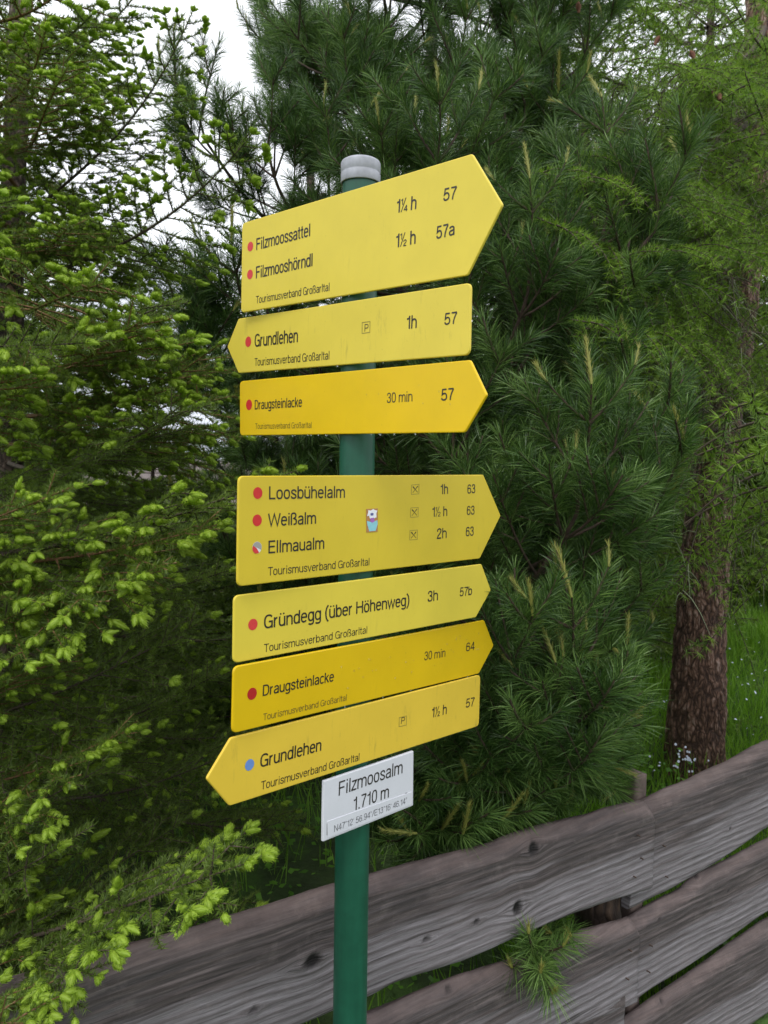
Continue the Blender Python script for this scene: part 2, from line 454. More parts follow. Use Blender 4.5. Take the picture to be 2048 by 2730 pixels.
def spruce_tip(T_, q, d, rng, size=1.):
    Lt = rng.uniform(.015, .030) * size; r = rng.uniform(.0048, .0072) * size
    pts = arc(q, d, Lt, -.15, rng.normal(0, .12, 3), 5)
    T_.tube(pts, [r * .5, r * .95, r, r * .8, r * .2], 7, .5 + .3 * rng.random())
    k = 80
    u = rng.random(k); Q, T = sample(pts, u * .8); N, B = frames(T); ph = rng.random(k) * 6.283
    al = np.radians(rng.uniform(14, 34, k)) * (1.15 - .85 * u)
    rad = (np.cos(ph)[:, None] * N + np.sin(ph)[:, None] * B)
    D = np.cos(al)[:, None] * T + np.sin(al)[:, None] * rad
    T_.needles(Q + rad * (r * .85 * np.sqrt(np.clip(1 - (u * 1.1 - .35) ** 2 * 1.6, .05, 1)))[:, None], D, .0082 * size * rng.uniform(.8, 1.25, k), .0018 * size, rng, np.clip(rng.normal(.5, .26, k), 0, 1))

def spruce_twig(W_, N_, T_, pts, r0, rng, tips, dens=620, upto=1., tint0=.5):
    L = plen(pts)
    W_.tube(pts, np.linspace(r0, .0011, len(pts)), 4, .5)
    k = int(dens * L * upto)
    if k:
        u = 1 - upto * rng.random(k)
        Q, T = sample(pts, u); N, B = frames(T)
        ph = rng.normal(0, 1.5, k)
        al = np.radians(rng.normal(56, 12, k))
        rad = np.sin(ph)[:, None] * N + np.cos(ph)[:, None] * np.where(B[:, 2:3] < 0, -B, B)
        D = np.cos(al)[:, None] * T + np.sin(al)[:, None] * rad
        N_.needles(Q, D, .0165 * rng.uniform(.75, 1.15, k), .0025, rng, np.clip(tint0 + rng.normal(0, .2, k), 0, 1))
    t = norm((np.asarray(pts[-1]) - np.asarray(pts[-2]))[None])[0]
    if rng.random() < tips:
        spruce_tip(T_, pts[-1], t, rng, rng.uniform(.8, 1.25))
        sd_ = norm(np.cross(t, [0, 0, 1.])[None])[0]
        for s in (-1, 1):
            if rng.random() < .75: spruce_tip(T_, pts[-1] - t * .006, norm((t * .7 + sd_ * s * .7)[None])[0], rng, rng.uniform(.7, 1.2))
        if L > .07:
            for v in (.35, .6, .8):
                if rng.random() < .38:
                    q_, t_ = sample(pts, np.array([v])); spruce_tip(T_, q_[0], norm((t_[0] * .6 + sd_ * rng.choice([-1, 1]) * .7 + np.array([0, 0, rng.uniform(-.2, .5)]))[None])[0], rng, rng.uniform(.6, .85))
    return L

def spruce_proto(L, seed, tips=.75, dens=620, wide=.44):
    dens = dens * 2.1
    rng = np.random.default_rng(seed)
    W_, N_, T_ = Buf(), Buf(), Buf()
    t = np.linspace(0, 1, 16)[:, None]
    ax = np.concatenate([t * L, .04 * L * np.sin(t * 4 + seed), L * (-.07 * np.sin(t * np.pi) )], 1)
    ax -= ax[0]; ax[:, 1] -= ax[-1, 1] * t[:, 0]
    spruce_twig(W_, N_, T_, ax, .004 + .005 * L, rng, 1., dens * 1.3, .75)
    s = 1; u = .14
    while u < .97:
        q, T = sample(ax, np.array([u])); q, T = q[0], T[0]
        s = -s
        an = R(rng.uniform(48, 66))
        side = np.array([0, s, rng.uniform(-.35, .25)])
        d = norm((T * math.cos(an) + side * math.sin(an))[None])[0]
        l_ = (.05 + wide * L * (1 - u) ** .85) * rng.uniform(.7, 1.15)
        if u < .25: l_ *= .6
        pts = arc(q, d, l_, rng.uniform(-.22, .06), T * .25, 7)
        spruce_twig(W_, N_, T_, pts, .0026, rng, tips, dens, .92, rng.uniform(.35, .6))
        v = .22; s2 = s
        while l_ > .09 and v < .93:
            s2 = -s2
            q2, T2 = sample(pts, np.array([v])); q2, T2 = q2[0], T2[0]
            sd_ = norm(np.cross(T2, np.array([0, 0, 1.]))[None])[0] * s2
            d2 = norm((T2 * .62 + sd_ * .75 + np.array([0, 0, rng.uniform(-.35, .2)]))[None])[0]
            l2 = (.03 + .42 * l_ * (1 - v)) * rng.uniform(.7, 1.2)
            p2 = arc(q2, d2, l2, rng.uniform(-.2, .08), T2 * .2, 5)
            spruce_twig(W_, N_, T_, p2, .0015, rng, tips * .75, dens, 1., rng.uniform(.35, .6))
            v += .042 / l_
        u += rng.uniform(.026, .042) / L
        if rng.random() < .3:      # a short upright shoot on top
            d3 = norm((T * .6 + np.array([0, rng.uniform(-.4, .4), .8]))[None])[0]
            spruce_twig(W_, N_, T_, arc(q, d3, rng.uniform(.03, .08), .1, n=4), .002, rng, tips, dens, 1.)
    return ('spruce_branch', L, W_.mesh('spruce_branch'), N_.mesh('spruce_needles'), T_.mesh('spruce_new_shoots'))

def rosettes(N_, pts, rng, gap=.018, nl=.027, k=17, tint0=.5):
    L = plen(pts); m = max(2, int(L / gap))
    u = (np.arange(m) + rng.random(m) * .6) / m
    Q, T = sample(pts, u); Q = np.repeat(Q, k, 0); T = np.repeat(T, k, 0)
    N, B = frames(T); ph = rng.random(m * k) * 6.283; al = np.radians(rng.normal(66, 16, m * k))
    D = np.cos(al)[:, None] * T + np.sin(al)[:, None] * (np.cos(ph)[:, None] * N + np.sin(ph)[:, None] * B)
    tn = np.repeat(rng.normal(tint0, .15, m), k) + rng.normal(0, .1, m * k)
    N_.needles(Q, D, nl * rng.uniform(.7, 1.15, m * k), .0026, rng, np.clip(tn, 0, 1))

def larch_proto(L, seed, bare=.25, wide=.42):
    rng = np.random.default_rng(seed)
    W_, N_, C_ = Buf(), Buf(), Buf()
    t = np.linspace(0, 1, 14)[:, None]
    ax = np.concatenate([t * L, .06 * L * np.sin(t * 5 + seed), L * (-.09 * np.sin(t * np.pi))], 1)
    ax -= ax[0]; ax[:, 1] -= ax[-1, 1] * t[:, 0]
    W_.tube(ax, np.linspace(.006 + .005 * L, .0018, 14), 5)
    rosettes(N_, ax[6:], rng)
    u = .12; s = 1
    while u < .97:
        q, T = sample(ax, np.array([u])); q, T = q[0], T[0]; s = -s
        an = R(rng.uniform(45, 75))
        d = norm((T * math.cos(an) + np.array([0, s, rng.uniform(-.5, .2)]) * math.sin(an))[None])[0]
        l_ = (.08 + wide * L * (1 - u) ** .8) * rng.uniform(.6, 1.2)
        pts = arc(q, d, l_, rng.uniform(-.9, -.3), n=8)
        W_.tube(pts, np.linspace(.003, .0011, 8), 4)
        dead = rng.random() < bare
        if not dead: rosettes(N_, pts, rng, tint0=rng.uniform(.35, .65))
        m = int(l_ / .06)
        for v in (np.arange(m) + .5) / max(m, 1):
            q2, T2 = sample(pts, np.array([v])); q2, T2 = q2[0], T2[0]
            sd_ = norm(rng.normal(0, 1, 3)[None])[0]
            p2 = arc(q2, norm((T2 * .6 + sd_ * .8)[None])[0], rng.uniform(.04, .15), -.5, n=5)
            W_.tube(p2, [.0016, .0014, .0012, .001, .0008], 3)
            if not dead: rosettes(N_, p2, rng, k=12, tint0=rng.uniform(.35, .65))
            elif rng.random() < .8:        # beard lichen strands
                for _ in range(5):
                    a_, _t = sample(p2, rng.random(1))
                    C_.tube(arc(a_[0], norm(rng.normal(0, .5, 3)[None])[0], rng.uniform(.02, .06), -.9, n=4), [.0012, .001, .0008, .0004], 3, rng.random())
        u += rng.uniform(.03, .055) / L
    if C_.n == 0: C_.tube(arc((0, 0, 0), (1, 0, 0), .02, -.5, n=4), .0008, 3)
    return ('larch_branch', L, W_.mesh('larch_branch'), N_.mesh('larch_needles'), C_.mesh('lichen'))

PR = {
 'tuft': [pine_tuft(6)],
 'pine': [pine_proto(.55, 1), pine_proto(.8, 2), pine_proto(.8, 3), pine_proto(1.15, 4, 1100), pine_proto(1.5, 5, 1000, .8)],
 'spruce': [spruce_proto(.45, 11, .85), spruce_proto(.7, 12, .8), spruce_proto(1.0, 13, .75, 560), spruce_proto(1.0, 14, .7, 560), spruce_proto(1.4, 15, .6, 500)],
 'slim': [spruce_proto(.8, 16, .85, 620, .34), spruce_proto(1.2, 17, .85, 560, .28)],
 'shade': [spruce_proto(.8, 21, .13, 560), spruce_proto(1.1, 22, .12, 480)],
 'larch': [larch_proto(.5, 31, .1), larch_proto(.8, 32, .1), larch_proto(1.1, 33, .15), larch_proto(1.0, 34, .95)],
 'longlarch': [larch_proto(2.5, 35, .06, .17)],
}
PM = {'tuft': ('pine_twig', 'pine', 'candle', 'needles', 'candles'), 'pine': ('pine_twig', 'pine', 'candle', 'needles', 'candles'), 'spruce': ('twig_orange', 'spruce', 'spruce_tip', 'needles', 'new_shoots'),
      'shade': ('twig', 'spruce', 'spruce_tip', 'needles', 'new_shoots'), 'slim': ('twig', 'spruce', 'spruce_tip', 'needles', 'new_shoots'), 'larch': ('twig', 'larch', 'lichen', 'needles', 'lichen'), 'longlarch': ('twig', 'larch', 'lichen', 'needles', 'lichen')}
for k, v in PR.items():
    for p in v:
        for j in range(3): p[2 + j].materials.append(M[PM[k][j]])
        print('proto', k, p[1], len(p[3].polygons), len(p[4].polygons))

rg = np.random.default_rng(77)
def place(kind, base, tip, tree, roll=0., which=None):
    """a branch of the tree from base to tip (world points)"""
    base, tip = Vector(base), Vector(tip)
    d = tip - base; L = d.length
    pr = PR[kind]
    if which is None:
        c = sorted(pr, key=lambda p: abs(math.log(p[1] / L)) + rg.random() * .25)[0]
    else: c = pr[which]
    x = d.normalized(); z = Vector((0, 0, 1)); z = (z - x * x.dot(z)).normalized(); y = z.cross(x)
    Mx = Matrix((x, y, z)).transposed() @ Matrix.Rotation(roll, 3, 'X')
    s = L / c[1]
    o = link(bpy.data.objects.new('branch', c[2]))
    o.parent = tree
    o.matrix_local = Matrix.LocRotScale(base - tree.location, Mx.to_quaternion(), Vector((s, s, s)))
    for j, nm in ((3, PM[kind][3]), (4, PM[kind][4])):
        q = link(bpy.data.objects.new(nm, c[j])); q.parent = o; q['kind'] = 'stuff'
    return o

def trunk(tree, pts, rad, mat, k=48, rows=160, relief=.012, seed=0, cells=True):
    pts = np.array([tuple(Vector(p) - tree.location) for p in pts]); n0 = len(pts)
    u = np.linspace(0, 1, rows)
    Q, _ = sample(pts, u)
    kk = max(3, rows // n0)
    Qs = np.stack([np.convolve(np.pad(Q[:, a], kk, mode='edge'), np.ones(2 * kk + 1) / (2 * kk + 1), 'valid') for a in range(3)], 1)
    Qs[0], Qs[-1] = Q[0], Q[-1]
    rr = np.interp(u, np.linspace(0, 1, len(rad)), rad)
    an = np.arange(k) * 2 * np.pi / k
    dirs = np.stack([np.cos(an), np.sin(an), 0 * an], -1)
    V0 = Qs[:, None] + rr[:, None, None] * dirs[None]
    q = V0.reshape(-1, 3) + seed * 3.1
    wob = np.stack([fbm(q * 9, 50 + a, 2) for a in range(3)], 1) * .035
    qq = (q + wob) * np.array([26, 26, 7])
    # cellular relief: distance to the nearest of jittered cells
    ci = np.floor(qq).astype(int); best = np.full(len(q), 9.); sec = np.full(len(q), 9.)
    for dx in (-1, 0, 1):
        for dy in (-1, 0, 1):
            for dz in (-1, 0, 1):
                c = ci + [dx, dy, dz]
                h = (c[:, 0] * 73856093 ^ c[:, 1] * 19349663 ^ c[:, 2] * 83492791) & 0xffffff
                j = np.stack([(h * 7 % 1009) / 1009., (h * 13 % 1013) / 1013., (h * 17 % 1019) / 1019.], 1)
                d = np.linalg.norm(c + j - qq, axis=1)
                sec = np.minimum(sec, np.maximum(best, d)); best = np.minimum(best, d)
    e = np.clip((sec - best) * 2.2, 0, 1)
    disp = relief * (e * .7 + .4 * fbm(q * 30, 7, 2) * e + .8 * fbm(q * 4, 3, 2)) * np.repeat(rr / rr.max(), k) ** .5
    V = V0.reshape(-1, 3) + (disp - relief * .6)[:, None] * np.tile(dirs, (rows, 1))
    i = np.arange(rows - 1)[:, None] * k + np.arange(k)[None]; j = np.arange(rows - 1)[:, None] * k + (np.arange(k) + 1)[None] % k
    me = mesh('trunk', V, np.stack([i, j, j + k, i + k], -1).reshape(-1, 4), e, smooth=True)
    return obj('trunk', me, mat, tree)

def gz(x, y): return float(gh(np.array([x]), np.array([y]))[0])

# ---------------- left spruce with bright new shoots
b0 = P(20, 1000, 2.9)
spr = thing('spruce_tree', 'near spruce at the left with bright yellow-green new shoots hanging over the fence', 'tree', (b0.x - .03, b0.y, gz(b0.x, b0.y) - .05))
trunk(spr, [spr.location, P(18, 1000, 2.9), P(20, 500, 2.95), P(60, -300, 3.0), P(80, -900, 3.0)], [.07, .055, .045, .035, .025], M['spruce_bark'], 24, 160, .004, 1)
HB = [  # base (x, y, depth) -> tip (x, y, depth), roll, kind
 (50, 480, 2.85, 418, 20, 2.35, 0, 'slim'),  (45, 620, 2.85, 548, 285, 2.15, -.3, 'slim'),
 (30, 760, 2.7, 310, 690, 1.8, .2, 'spruce'), (20, 620, 2.7, 230, 610, 1.75, -.3, 'spruce'), (25, 330, 2.8, 150, 140, 2.1, .2, 'spruce'),
 (30, 900, 2.8, 480, 740, 2.3, .2, 'spruce'), (20, 960, 2.7, 480, 850, 2.1, -.2, 'spruce'), (20, 1000, 2.6, 400, 870, 1.9, .2, 'shade'),
 (-120, 1120, 2.3, 650, 1012, 1.78, -.1, 'slim'), (-60, 1150, 2.3, 480, 1130, 1.75, .35, 'spruce'), (-60, 1200, 2.2, 360, 1230, 1.65, .2, 'spruce'), (-90, 1120, 2.2, 160, 1050, 1.6, .1, 'spruce'),
 (-160, 2110, 1.62, 540, 1862, 1.40, .25, 'slim'), (-140, 2080, 1.6, 215, 2110, 1.42, .5, 'slim'), (-180, 2130, 1.5, 60, 2210, 1.35, .3, 'spruce'), (-120, 1600, 2.2, 280, 1575, 1.7, .2, 'spruce'),
 (-100, 1480, 2.2, 150, 1400, 1.7, 0, 'spruce'), (-110, 1760, 2.0, 235, 1650, 1.7, -.2, 'shade'), (-60, 1420, 2.4, 460, 1330, 2.0, .2, 'shade'), (-120, 1350, 2.1, 80, 1300, 1.6, .2, 'shade'),
 (-90, 860, 2.2, 80, 800, 1.65, 0, 'spruce'), (-90, 560, 2.2, 40, 430, 1.6, .1, 'slim'), (-60, 700, 2.2, 190, 740, 1.7, .3, 'shade'), (-90, 1900, 1.9, 130, 1830, 1.6, .1, 'shade'),
 (-60, 240, 2.6, 100, 60, 2.1, 0, 'spruce'), (0, 150, 2.9, 200, 30, 2.3, 0, 'slim'), (-60, 60, 2.6, 180, -80, 2.3, 0, 'spruce'), (70, 180, 3.0, 330, -60, 2.6, .3, 'slim'),
 (40, 820, 2.8, 330, 640, 2.0, .3, 'shade'), (-60, 1900, 2.2, 420, 1760, 2.15, .2, 'shade'), (-60, 2000, 2.3, 560, 1960, 2.15, .2, 'shade'), (-60, 1700, 2.5, 560, 1600, 2.3, .2, 'shade'),
 (-100, 2000, 1.9, 300, 1930, 1.7, .2, 'shade'), (0, 1550, 2.6, 480, 1450, 2.1, .2, 'shade'), (0, 1250, 2.7, 500, 1230, 2.2, .1, 'shade'),
 (60, 120, 3.0, 270, 60, 2.8, 0, 'shade'), (45, 330, 2.95, 270, 250, 2.6, .3, 'shade'), (45, 480, 2.9, 290, 420, 2.6, -.2, 'spruce'), (40, 640, 2.9, 320, 560, 2.7, .2, 'shade'),
 (30, 870, 2.9, 400, 800, 2.6, 0, 'shade'), (30, 940, 2.9, 330, 930, 2.6, .2, 'shade'), (-40, 520, 2.9, 160, 480, 2.2, .2, 'spruce')]
spr2 = thing('spruce_tree', 'spruce beyond the left picture edge whose nearest boughs droop over the fence end', 'tree', (-1.5, 1.8, gz(-1.5, 1.8) - .05))
trunk(spr2, [spr2.location, (-1.5, 1.8, 1.2), (-1.47, 1.8, 2.4), (-1.5, 1.82, 4.2)], [.075, .06, .045, .02], M['spruce_bark'], 24, 160, .004, 8)
for q in HB:
    if q[0] <= -60 and q[2] <= 2.45:
        zb_ = P(*q[:3]).z; tp = P(*q[3:6])
        place(q[7], (-1.47, 1.8, zb_ + (zb_ - tp.z) * .3), tp, spr2, q[6])
    else: place(q[7], P(*q[:3]), P(*q[3:6]), spr, q[6])
rs = np.random.default_rng(5)
zt = .5
while zt < 3.7:        # inner, shaded whorls
    a0 = rs.random() * 6.28
    for j in range(5):
        a = a0 + j * 6.283 / 5 + rs.normal(0, .2)
        # keep the corridor of the sky open high up
        L = (1.25 - .12 * zt) * rs.uniform(.75, 1.1)
        if zt > 1.95 and math.cos(a) > .25: continue
        c = Vector((spr.location.x + .04 * math.sin(zt * 3), spr.location.y, zt))
        tip = c + Vector((math.cos(a) * L, math.sin(a) * L, L * (-.22 + .12 * zt + rs.normal(0, .06))))
        if tip.y < 1.9: continue
        place('shade' if zt < 2.2 else 'spruce', c, tip, spr, rs.normal(0, .25))
    zt += .17

# ---------------- stone pines
def pine_tree(name, label, px, d, topz, r0, whorls, seed, Lmax, zstart=.5, hero=()):
    c0 = P(px, 980, d)
    t = thing(name, label, 'tree', (c0.x, c0.y, gz(c0.x, c0.y) - .05), group=None)
    x, y = c0.x, c0.y
    trunk(t, [t.location, (x + .01, y, 1.2), (x - .02, y, 2.4), (x + .04, y, topz)], [r0 * 1.2, r0, r0 * .8, r0 * .3], M['pine_bark'], 28, 150, .005, seed)
    rs = np.random.default_rng(seed)
    z = zstart
    while z < topz - .3:
        a0 = rs.random() * 6.28
        n_ = 4
        for j in range(n_):
            a = a0 + j * 6.283 / n_ + rs.normal(0, .25)
            L = Lmax * (1 - .45 * (z / topz)) * rs.uniform(.7, 1.1)
            c = Vector((x, y, z))
            tip = c + Vector((math.cos(a) * L, math.sin(a) * L, L * rs.uniform(.15, .55)))
            if tip.y < 2.45 or (tip.x > 1.0 and z < 1.25) or tip.x > 1.28: continue
            place('pine', c, tip, t, rs.normal(0, .3))
        z += whorls * (1 if z < 2.2 else 1.25)
    for h in hero: place('pine', P(*h[:3]), P(*h[3:6]), t, rs.normal(0, .2))
    return t
H1 = [ # heroes of the middle tree
 (700, 560, 3.7, 345, 130, 3.2), (640, 900, 3.6, 345, 560, 3.0), (600, 950, 3.4, 340, 690, 2.9),
 (800, 330, 3.9, 570, 0, 3.6), (700, 560, 3.5, 590, 160, 3.1), (800, 620, 3.5, 700, 230, 3.0), (860, 600, 3.4, 820, 270, 2.8), (930, 620, 3.3, 860, 210, 2.8),
 (960, 620, 3.2, 948, 200, 2.6), (980, 640, 3.4, 1078, 190, 2.8), (620, 760, 3.4, 500, 520, 2.9), (880, 420, 3.9, 800, -20, 3.4), (900, 400, 3.8, 1010, 20, 3.2), (850, 300, 3.8, 640, 0, 3.3), (1000, 500, 3.6, 1180, 100, 3.1), (1000, 350, 3.9, 1210, -40, 3.5), (1050, 300, 4.0, 1330, 20, 3.6), (980, 250, 4.1, 1100, -100, 3.7), (700, 800, 3.5, 520, 880, 3.0), (900, 460, 3.6, 740, 60, 3.1), (900, 1250, 3.6, 620, 1060, 3.0)]
H2 = [ # heroes of the right tree
 (1020, 950, 3.2, 1145, 385, 2.5), (1150, 960, 3.3, 1300, 210, 2.9), (1180, 760, 3.2, 1492, 312, 2.7), (1150, 800, 3.4, 1385, 600, 2.7), (1050, 1380, 2.9, 1278, 830, 2.15),
 (1150, 1330, 2.9, 1480, 960, 2.35), (1100, 1250, 3.0, 1455, 850, 2.6), (1040, 1700, 2.8, 1235, 1290, 2.05), (1020, 1800, 2.8, 1200, 1430, 2.1),
 (1100, 1500, 3.0, 1400, 1260, 2.5), (960, 1300, 3.0, 1125, 1000, 2.4), (950, 1400, 2.9, 1110, 1180, 2.4), (940, 1150, 3.2, 1090, 760, 2.6), (1000, 1650, 2.7, 1150, 1560, 2.05),
 (1050, 1480, 3.0, 1320, 1590, 2.45), (1050, 1600, 3.0, 1290, 1680, 2.42), (1000, 1540, 2.9, 1200, 1610, 2.25), (960, 1560, 2.9, 1010, 1690, 2.2), (950, 1620, 2.8, 955, 1790, 2.2), (900, 1560, 2.8, 905, 1730, 2.15), (1050, 1650, 2.8, 1130, 1740, 2.3), (1160, 1500, 3.0, 1290, 1490, 2.3),
 (1120, 1250, 3.2, 1330, 1060, 2.6), (1180, 1100, 3.2, 1440, 1080, 2.8), (980, 1000, 3.2, 1200, 560, 2.7), (1080, 1150, 3.1, 1360, 760, 2.6), (1000, 1500, 2.6, 1150, 1330, 2.0)]
pine_tree('stone_pine', 'dark stone pine whose long-needled boughs rise behind the top of the green pole', 912, 4.25, 5.2, .058, .30, 31, 1.45, .7, H1)
t2 = pine_tree('stone_pine', 'stone pine right of the signs with needle tufts poking over and through the fence', 985, 4.6, 3.4, .045, .33, 32, 1.5, .5, H2)
place('tuft', P(1135, 2025, 2.52), P(1168, 2100, 2.16), t2)
for q in [(1060, 1560, 3.0, 1290, 1640, 2.5), (980, 1640, 2.8, 1085, 1770, 2.25), (905, 1640, 2.75, 1000, 1800, 2.16), (1100, 1600, 2.9, 1200, 1700, 2.36), (900, 1700, 2.6, 900, 1800, 2.1)]: place('pine', P(*q[:3]), P(*q[3:6]), t2, q[0], 0)
place('tuft', P(1180, 1990, 2.7), P(1190, 2015, 2.36), t2, 1.)
for q in [(1260, 1500, 2.7, 1250, 1400, 2.25), (1200, 1650, 2.8, 1215, 1560, 2.3), (1050, 1700, 2.7, 1040, 1640, 2.25), (1290, 1700, 2.9, 1300, 1640, 2.5)]: place('tuft', P(*q[:3]), P(*q[3:6]), t2, q[0])

# ---------------- larch with the thick scaly trunk
lb = P(1500, 1640, 4.6)
lar = thing('larch_tree', 'larch with thick scaly red-brown trunk in the grass behind the fence', 'tree', (lb.x, lb.y, gz(lb.x, lb.y) - .1))
tk = [tuple(lar.location), P(1500, 1640, 4.6), P(1512, 1400, 4.6), P(1522, 1150, 4.6), P(1560, 900, 4.62), P(1600, 560, 4.65), P(1630, 300, 4.7), P(1650, 0, 4.7), P(1680, -500, 4.8)]
trunk(lar, tk, [.175, .165, .145, .135, .125, .12, .11, .10, .08], M['larch_bark'], 150, 700, .016, 2)
HL = [(1640, 200, 4.6, 1180, 60, 3.8), (1630, 260, 4.6, 1260, 250, 3.6), (1620, 330, 4.5, 1300, 330, 3.4), (1600, 420, 4.5, 1190, 430, 3.4), (1560, 200, 4.4, 1090, 330, 3.2), (1640, 100, 4.6, 1330, -60, 3.9),
 (1650, 60, 4.6, 1500, 120, 3.4), (1640, 300, 4.6, 1410, 180, 3.6),
 (1620, -60, 4.6, 1250, -100, 3.6), (1560, 430, 4.2, 1150, 560, 3.0), (1500, 380, 4.2, 1330, 700, 3.1),]
for q in HL: place('larch', P(*q[:3]), P(*q[3:6]), lar, rg.normal(0, .3), None if rg.random() < .78 else 3)
for q in [(1600, 640, 4.5, 1400, 760, 3.8), (1600, 800, 4.5, 1360, 880, 3.9), (1590, 860, 4.5, 1700, 800, 3.9), (1600, 460, 4.5, 1260, 380, 4.0), (1610, 700, 4.5, 1500, 980, 4.0), (1560, 920, 4.5, 1430, 1010, 4.0), (1640, 240, 4.5, 1180, 180, 4.1), (1640, 160, 4.5, 1330, 160, 3.9)]:
    place('larch', P(*q[:3]), P(*q[3:6]), lar, rg.normal(0, .3), 3)
for q in [(1610, 420, 4.6, 1160, 470, 2.5), (1600, 520, 4.6, 1235, 690, 2.5), (1612, 380, 4.6, 1320, 560, 2.7), (1618, 330, 4.6, 1125, 370, 2.6), (1620, 300, 4.6, 1240, 330, 2.8), (1640, 60, 4.6, 1330, 130, 2.9)]:
    place('longlarch', P(*q[:3]), P(*q[3:6]), lar, rg.normal(0, .3))
lb = P(2050, 1000, 3.7)
la2 = thing('larch_tree', 'larch standing beyond the right picture edge, its bright sprays hanging into view', 'tree', (lb.x, lb.y, gz(lb.x, lb.y) - .1))
trunk(la2, [la2.location, (lb.x, lb.y, 1.5), (lb.x + .05, lb.y, 3), (lb.x, lb.y + .1, 5)], [.13, .11, .08, .03], M['larch_bark'], 60, 240, .012, 6)
for (zz, tx, ty, d) in [(1.9, 1625, 850, 2.4), (1.75, 1640, 960, 2.35), (2.9, 1610, 160, 3.0), (3.3, 1560, -40, 3.3), (2.3, 1680, 560, 2.9)]:
    place('larch', (lb.x - .05, lb.y, zz), P(tx, ty, d), la2, rg.normal(0, .3), 2)
def cone_mesh(L=.035, r=.013):
    B = Buf(); rows, k = 9, 8
    for i_ in range(rows):
        u = (i_ + .5) / rows; rr_ = r * math.sin(math.pi * min(1, u * .9 + .1)) ** .7
        for j_ in range(k):
            a = (j_ + .5 * (i_ % 2)) * 2 * math.pi / k; c_, s_ = math.cos(a), math.sin(a); z_ = u * L
            B.add([(rr_ * .5 * c_ + .004 * s_, rr_ * .5 * s_ - .004 * c_, z_), (rr_ * .5 * c_ - .004 * s_, rr_ * .5 * s_ + .004 * c_, z_), (rr_ * 1.1 * c_, rr_ * 1.1 * s_, z_ + .006), (rr_ * .4 * c_, rr_ * .4 * s_, z_ + .004)], [[0, 1, 2], [0, 2, 3], [1, 3, 2]])
    B.tube([(0, 0, -.004), (0, 0, L * .5), (0, 0, L)], [r * .5, r * .7, .001], 6)
    return B.mesh('cone')
cm = cone_mesh(); cm.materials.append(M['cone'])
for q in [(1555, 215, 3.4), (1500, 126, 3.4), (1540, 200, 3.5), (1395, 610, 2.95), (1230, 720, 2.9), (1415, 95, 3.6), (1250, 25, 3.5)]:
    o = link(bpy.data.objects.new('cone', cm)); o.parent = lar; o.matrix_local = Matrix.Translation(P(*q) - lar.location) @ Matrix.Rotation(q[0], 4, 'Z') @ Matrix.Rotation(.5, 4, 'X')
# larch sprays reaching the pole top and the sky gap come from a thin young larch behind
c0 = P(690, 1000, 5.4)
yl = thing('larch_tree', 'slender young larch showing between the spruce and the pole top', 'tree', (c0.x, c0.y, gz(c0.x, c0.y)))
trunk(yl, [yl.location, P(680, 500, 5.4), P(650, -100, 5.5)], [.05, .035, .01], M['spruce_bark'], 16, 80, .003, 5)
for q in [(700, 420, 5.3, 670, 380, 2.9), (680, 520, 5.4, 560, 420, 4.6), (680, 620, 5.4, 400, 520, 4.6), (690, 700, 5.4, 420, 640, 4.8), (690, 760, 5.4, 560, 640, 4.6), (690, 420, 5.4, 820, 380, 4.8)]:
    a, t_ = P(*q[:3]), P(*q[3:6])
    place('larch', a, a + (t_ - a) * min(1, 1.5 / (t_ - a).length) if (t_ - a).length > 2 else t_, yl, 0, 3 if rg.random() < .3 else None)

# ---------------- trees behind, one crown mesh shared between copies
def far_crown(seed, H, Rr, kind='spruce', light=.12):
    rng = np.random.default_rng(seed)
    N_, W_, T_ = Buf(), Buf(), Buf()
    z = .25
    while z < H:
        L = Rr * (1 - (z / H) ** 1.3) * rng.uniform(.8, 1.15) + .12
        nb = 7
        a0 = rng.random() * 6.28
        for j in range(nb):
            a = a0 + j * 6.283 / nb + rng.normal(0, .25)
            d = np.array([math.cos(a), math.sin(a), -.22 + .3 * z / H + rng.normal(0, .08)])
            pts = arc((0, 0, z), d, L * rng.uniform(.75, 1.1), .12, n=6)
            W_.tube(pts, np.linspace(.012, .003, 6), 3)
            side = np.array([-math.sin(a), math.cos(a), 0])
            m = max(3, int(L / .09))
            for u in (np.arange(m) + .7) / m:
                for s in (-1, 1):
                    q, T = sample(pts, np.array([u])); q, T = q[0], T[0]
                    l_ = (.08 + .4 * L * (1 - u)) * rng.uniform(.6, 1.15)
                    p2 = arc(q, norm((T * .6 + side * s * .8)[None])[0], l_, -.3, n=4)
                    k = int(170 * l_) + 8
                    Q, TT = sample(p2, rng.random(k)); D = norm(TT * .7 + rng.normal(0, .55, (k, 3)))
                    N_.needles(Q, D, rng.uniform(.03, .055, k), .009, rng, np.clip(rng.normal(.45, .22, k), 0, 1))
                    if rng.random() < light:
                        k = 7; Q, TT = sample(p2, 1 - .1 * rng.random(k)); D = norm(TT * .9 + rng.normal(0, .4, (k, 3)))
                        T_.needles(Q, D, rng.uniform(.03, .05, k), .011, rng, rng.random(k))
        z += .17 + .02 * z
    W_.tube([(0, 0, 0), (0, 0, H * .5), (0, 0, H)], [.02 * H, .013 * H, .004], 9)
    W_.mesh
    ms = [W_.mesh('trunk'), N_.mesh('crown'), T_.mesh('new_shoots')]
    for me, mt in zip(ms, ('spruce_bark', 'spruce', 'spruce_tip')): me.materials.append(M[mt])
    return ms
FC = [far_crown(101, 3.6, 1.25), far_crown(102, 5.2, 1.6, light=.2), far_crown(103, 2.4, 1.0, light=.3)]
